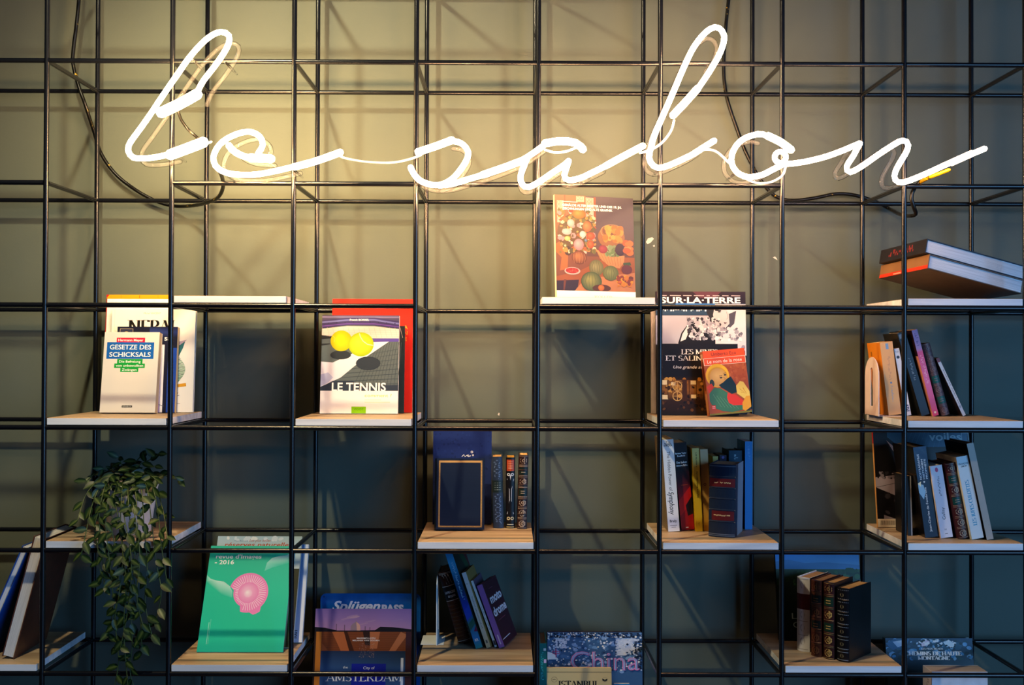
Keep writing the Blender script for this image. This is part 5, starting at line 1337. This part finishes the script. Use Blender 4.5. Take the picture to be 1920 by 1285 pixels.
face_book('paperback_book', 'sky blue book whose top edge just shows beside the beige paperback', 7, 1152, 1182, .150, 1282.5, 6, .010, style='paper', cover='1c7ab8', group=G13)
spine_book('hardcover_book', 'teal spine with silver marks at the left of the blossom book', 7, 1011, 1024.5, .14, 1011.5, 1207, .12, style='hard', cover='125a60', pages='2a2420', group=G13,
   spine=lambda P: (P.rect(0, 0, P.W, P.H, '14666a'), P.rect(P.W * .55, P.H * .04, P.W * .35, P.H * .02, 'c0d0d8'), P.rect(P.W * .6, P.H * .13, P.W * .35, P.H * .03, 'd0b8e0'), spine_marks(P, '3ab0b8', .06, .3, cap=P.W * .3, x=.35)))

# ---------------------------------------------------------------- cell 8, seventh row
G14 = 'books on the lowest shelf at the right'
def f_(P):
    W, H = P.W, P.H
    P.grad(0, 0, W, H, [(0, '1c3a58'), (.3, '16303c'), (1, '0c1c20')]); P.blobs(130, 0, 0, W, 240, 8, 34, ['14303c', '24506c', '3478b0', '10242c', '1c4048', '6aa0cc'], 60, 7)
    P.poly([(0, 60), (70, 10), (200, 10), (180, 60), (60, 130)], '2c5a84'); P.poly([(60, 40), (150, 20), (180, 60), (100, 100)], 'a0bcd8')
    P.poly([(290, 30), (340, 10), (370, 40), (350, 80), (300, 90)], 'c8c4dc'); P.poly([(480, 40), (530, 20), (580, 60), (560, 100), (500, 80)], 'c4dcec'); P.blobs(40, 250, 10, 340, 90, 5, 16, ['d8e4f0', '8cb4d8', '10242c'], 61, 6)
    P.roman('LES PLUS BEAUX', 385, 122, 18, 'e8eef4', w=182, align='c', T=.2); P.roman('CHEMINS DE HAUTE', 392, 184, 42, 'f0f4f8', w=470, align='c', T=.24); P.roman('MONTAGNE', 395, 232, 38, 'f0f4f8', w=262, align='c', T=.24)
face_book('hardcover_book', 'mountain photo book with white serif capitals, lowest shelf at the right', 7, 1672, 1838, .19, 1197, 9, .022, style='hard', cover='12242c', pages='d8dce0', front=f_, fs=(725, 1250), group=G14, rough=.2)
face_book('boxed_book', 'thick white book in front of the mountain photo book', 7, 1747, 1852, .055, 1260, 0, .055, style='paper', cover='d8d8e2', pages='a89a94', group=G14, spine=lambda P: (P.rect(0, 0, P.W, P.H, 'b8b4c4'), spine_marks(P, '8a8698', .05, .5, cap=P.W * .2)))

# ================================================================== the trailing plant
def plant():
    zb = top_z(5) + .0006
    Yc = .115
    X = solve_x(243, Yc, zb)
    root = tag(empty('potted_plant', Matrix.Translation((X, Yc, zb))), 'trailing green plant in a white pot, hanging down over the shelf edge', 'plant')
    O = Vector((X, Yc, zb))
    # pot: lathe with wall thickness
    prof = [(.0, .0), (.048, .0), (.052, .004), (.066, .105), (.070, .122), (.070, .127), (.066, .127), (.062, .108), (.0, .104)]
    V = []; F = []; n = 28
    for (r, z) in prof:
        for k in range(n): V.append((r * math.cos(2 * PI * k / n), r * math.sin(2 * PI * k / n), z))
    for i in range(len(prof) - 1):
        for k in range(n):
            k2 = (k + 1) % n; F.append((i * n + k, i * n + k2, (i + 1) * n + k2, (i + 1) * n + k))
    link('pot', mesh_from('pot', V, F, mat('dcdce4', 0.3, 0, .04), True), root)
    V = [(0, 0, .110)] + [(.0615 * math.cos(2 * PI * k / 20), .0615 * math.sin(2 * PI * k / 20), .1085) for k in range(20)]
    link('soil', mesh_from('soil', V, [(0, k + 1, (k + 1) % 20 + 1) for k in range(20)], mat('1c140e', 0.9, 0, .4, 200)), root)
    # leaf meshes: pointed blade with a folded midrib, pale stripes along the veins
    m, nt, bs = new_mat('striped_leaf')
    a = nt.nodes.new('ShaderNodeAttribute'); a.attribute_name = 'ink'
    nt.links.new(a.outputs['Color'], bs.inputs['Base Color']); bs.inputs['Roughness'].default_value = 0.42; bs.inputs['Specular IOR Level'].default_value = 0.3
    blades = []
    for vi in range(3):
        L = 1.0; V = []; F = []; cols = []
        secs = [(0, .0), (.12, .17), (.34, .27 - .02 * vi), (.6, .24), (.82, .12), (1.0, .0)]
        for (t, w) in secs:
            dz = -.12 * t * t - .05 * vi * t
            for (k, f) in ((-1, 1), (-.5, .45), (0, 0), (.5, .45), (1, 1)): V.append((t, k * w, dz + .18 * w * abs(k)))
        g1, g2, g3 = [lin(c) for c in ((.045, .11, .05), (.09, .18, .07), (.27, .33, .16))]
        cc = []
        for i in range(len(secs) - 1):
            for k in range(4):
                b0 = i * 5 + k
                F.append((b0, b0 + 1, b0 + 6, b0 + 5))
        me = mesh_from('leaf', V, F, m, True)
        at_ = me.color_attributes.new('ink', 'FLOAT_COLOR', 'CORNER')
        flat = []
        for p in me.polygons:
            for vi_ in p.vertices:
                k = vi_ % 5
                c = g3 if k == 2 else (g2 if k in (1, 3) else g1)
                flat += [*c, 1]
        at_.data.foreach_set('color', flat)
        blades.append(me)
    stem_m = mat('3a4a20', 0.5)
    rnd = random.Random(3)
    count = 0
    def vine(pts, spacing, size=1.0):
        nonlocal count
        P = resample(spline([at(x, y, Y) - O for x, y, Y in pts], 8), .006)
        V, F = tube(P, .0013, 5)
        stem = link('stem', mesh_from('stem', V, F, stem_m, True), root)
        acc = rnd.uniform(0, spacing); side = 1
        for i in range(1, len(P)):
            acc += (P[i] - P[i - 1]).length
            if acc >= spacing or i == len(P) - 1:
                acc = rnd.uniform(-.004, .004); side = -side
                d = (P[i] - P[i - 1]).normalized()
                o = link('leaf', rnd.choice(blades), stem)
                s = rnd.uniform(.025, .035) * size
                # blade direction: off to one side, drooping, often towards the room
                dirv = Vector((side * rnd.uniform(.35, 1.0), -rnd.uniform(.0, .5), rnd.uniform(-.75, .35))) + d * .5
                dirv.normalize()
                nrm = Vector((rnd.uniform(-.5, .5), -1, rnd.uniform(.0, .9)))
                nrm = (nrm - dirv * nrm.dot(dirv)).normalized()
                y = nrm.cross(dirv)
                M = Matrix.Identity(4)
                for q in range(3): M[q][0], M[q][1], M[q][2], M[q][3] = dirv[q] * s, y[q] * s * 1.05, nrm[q] * s, P[i][q]
                o.matrix_basis = M
                count += 1
    f = -.022
    V_ = [((205, 893, .1), (188, 912, .03), (172, 950, .0), (160, 1005, f - .01), (152, 1042, f - .02)),
          ((212, 893, .1), (196, 915, .02), (186, 970, -.01), (192, 1040, f), (196, 1105, f)),
          ((218, 893, .1), (206, 920, .01), (198, 980, -.02), (206, 1060, f - .01), (212, 1130, f), (204, 1190, f)),
          ((226, 895, .09), (214, 925, .01), (210, 990, -.02), (222, 1070, f), (216, 1160, f - .01), (222, 1240, f), (212, 1300, f)),
          ((232, 895, .09), (228, 930, .0), (226, 1000, -.02), (236, 1090, f - .02), (232, 1180, f - .02), (240, 1290, f - .01)),
          ((240, 895, .09), (240, 930, .0), (244, 1000, -.02), (238, 1100, f), (248, 1190, f), (244, 1260, f), (256, 1300, f)),
          ((250, 895, .09), (254, 925, .01), (258, 990, -.02), (250, 1070, f - .01), (262, 1150, f - .01), (266, 1222, f)),
          ((256, 895, .09), (266, 925, .01), (270, 990, -.02), (276, 1060, f), (272, 1130, f), (284, 1190, f)),
          ((264, 893, .1), (276, 918, .02), (284, 980, -.01), (292, 1050, f), (302, 1110, f - .01), (292, 1165, f)),
          ((270, 893, .1), (286, 915, .03), (296, 960, .0), (302, 1020, f), (312, 1085, f)),
          ((198, 890, .12), (180, 905, .06), (160, 930, .03), (146, 975, -.01)),
          ((272, 893, .11), (292, 915, .05), (306, 960, .02), (314, 1010, f)),
          ((222, 895, .08), (216, 940, .0), (230, 1020, f), (224, 1110, f - .02), (212, 1165, f - .01)),
          ((245, 895, .08), (250, 950, -.01), (262, 1040, f - .02), (256, 1120, f - .02), (270, 1180, f - .01)),
          ((210, 893, .09), (198, 930, .01), (178, 985, -.01), (186, 1045, f), (190, 1092, f)),
          ((236, 895, .08), (232, 960, -.01), (246, 1050, f - .03), (240, 1140, f - .02), (226, 1215, f - .02))]
    for v in V_: vine(v, .0235)
    # upright sprigs over the pot
    for v in [((245, 895, .12), (262, 872, .11), (282, 862, .10), (297, 851, .09)), ((235, 895, .12), (228, 872, .11), (222, 858, .1)), ((255, 895, .12), (272, 880, .12), (290, 874, .12)),
              ((270, 895, .12), (300, 890, .09), (325, 898, .06), (345, 900, .05)), ((215, 895, .12), (195, 882, .1), (176, 890, .08), (162, 902, .06)), ((250, 895, .14), (252, 872, .14), (262, 858, .13)), ((225, 895, .1), (208, 878, .09), (192, 880, .08))]:
        vine(v, .012, .95)
    for v in [((240, 897, .12), (232, 884, .08), (245, 878, .07)), ((255, 897, .12), (262, 886, .08), (275, 886, .07)), ((222, 897, .12), (215, 888, .07), (205, 896, .05)), ((262, 897, .1), (280, 892, .07), (292, 900, .06)), ((235, 897, .15), (225, 880, .16), (240, 870, .15)), ((248, 900, .1), (246, 892, .06), (255, 897, .05))]:
        vine(v, .007, 1.0)
    return count
plant()
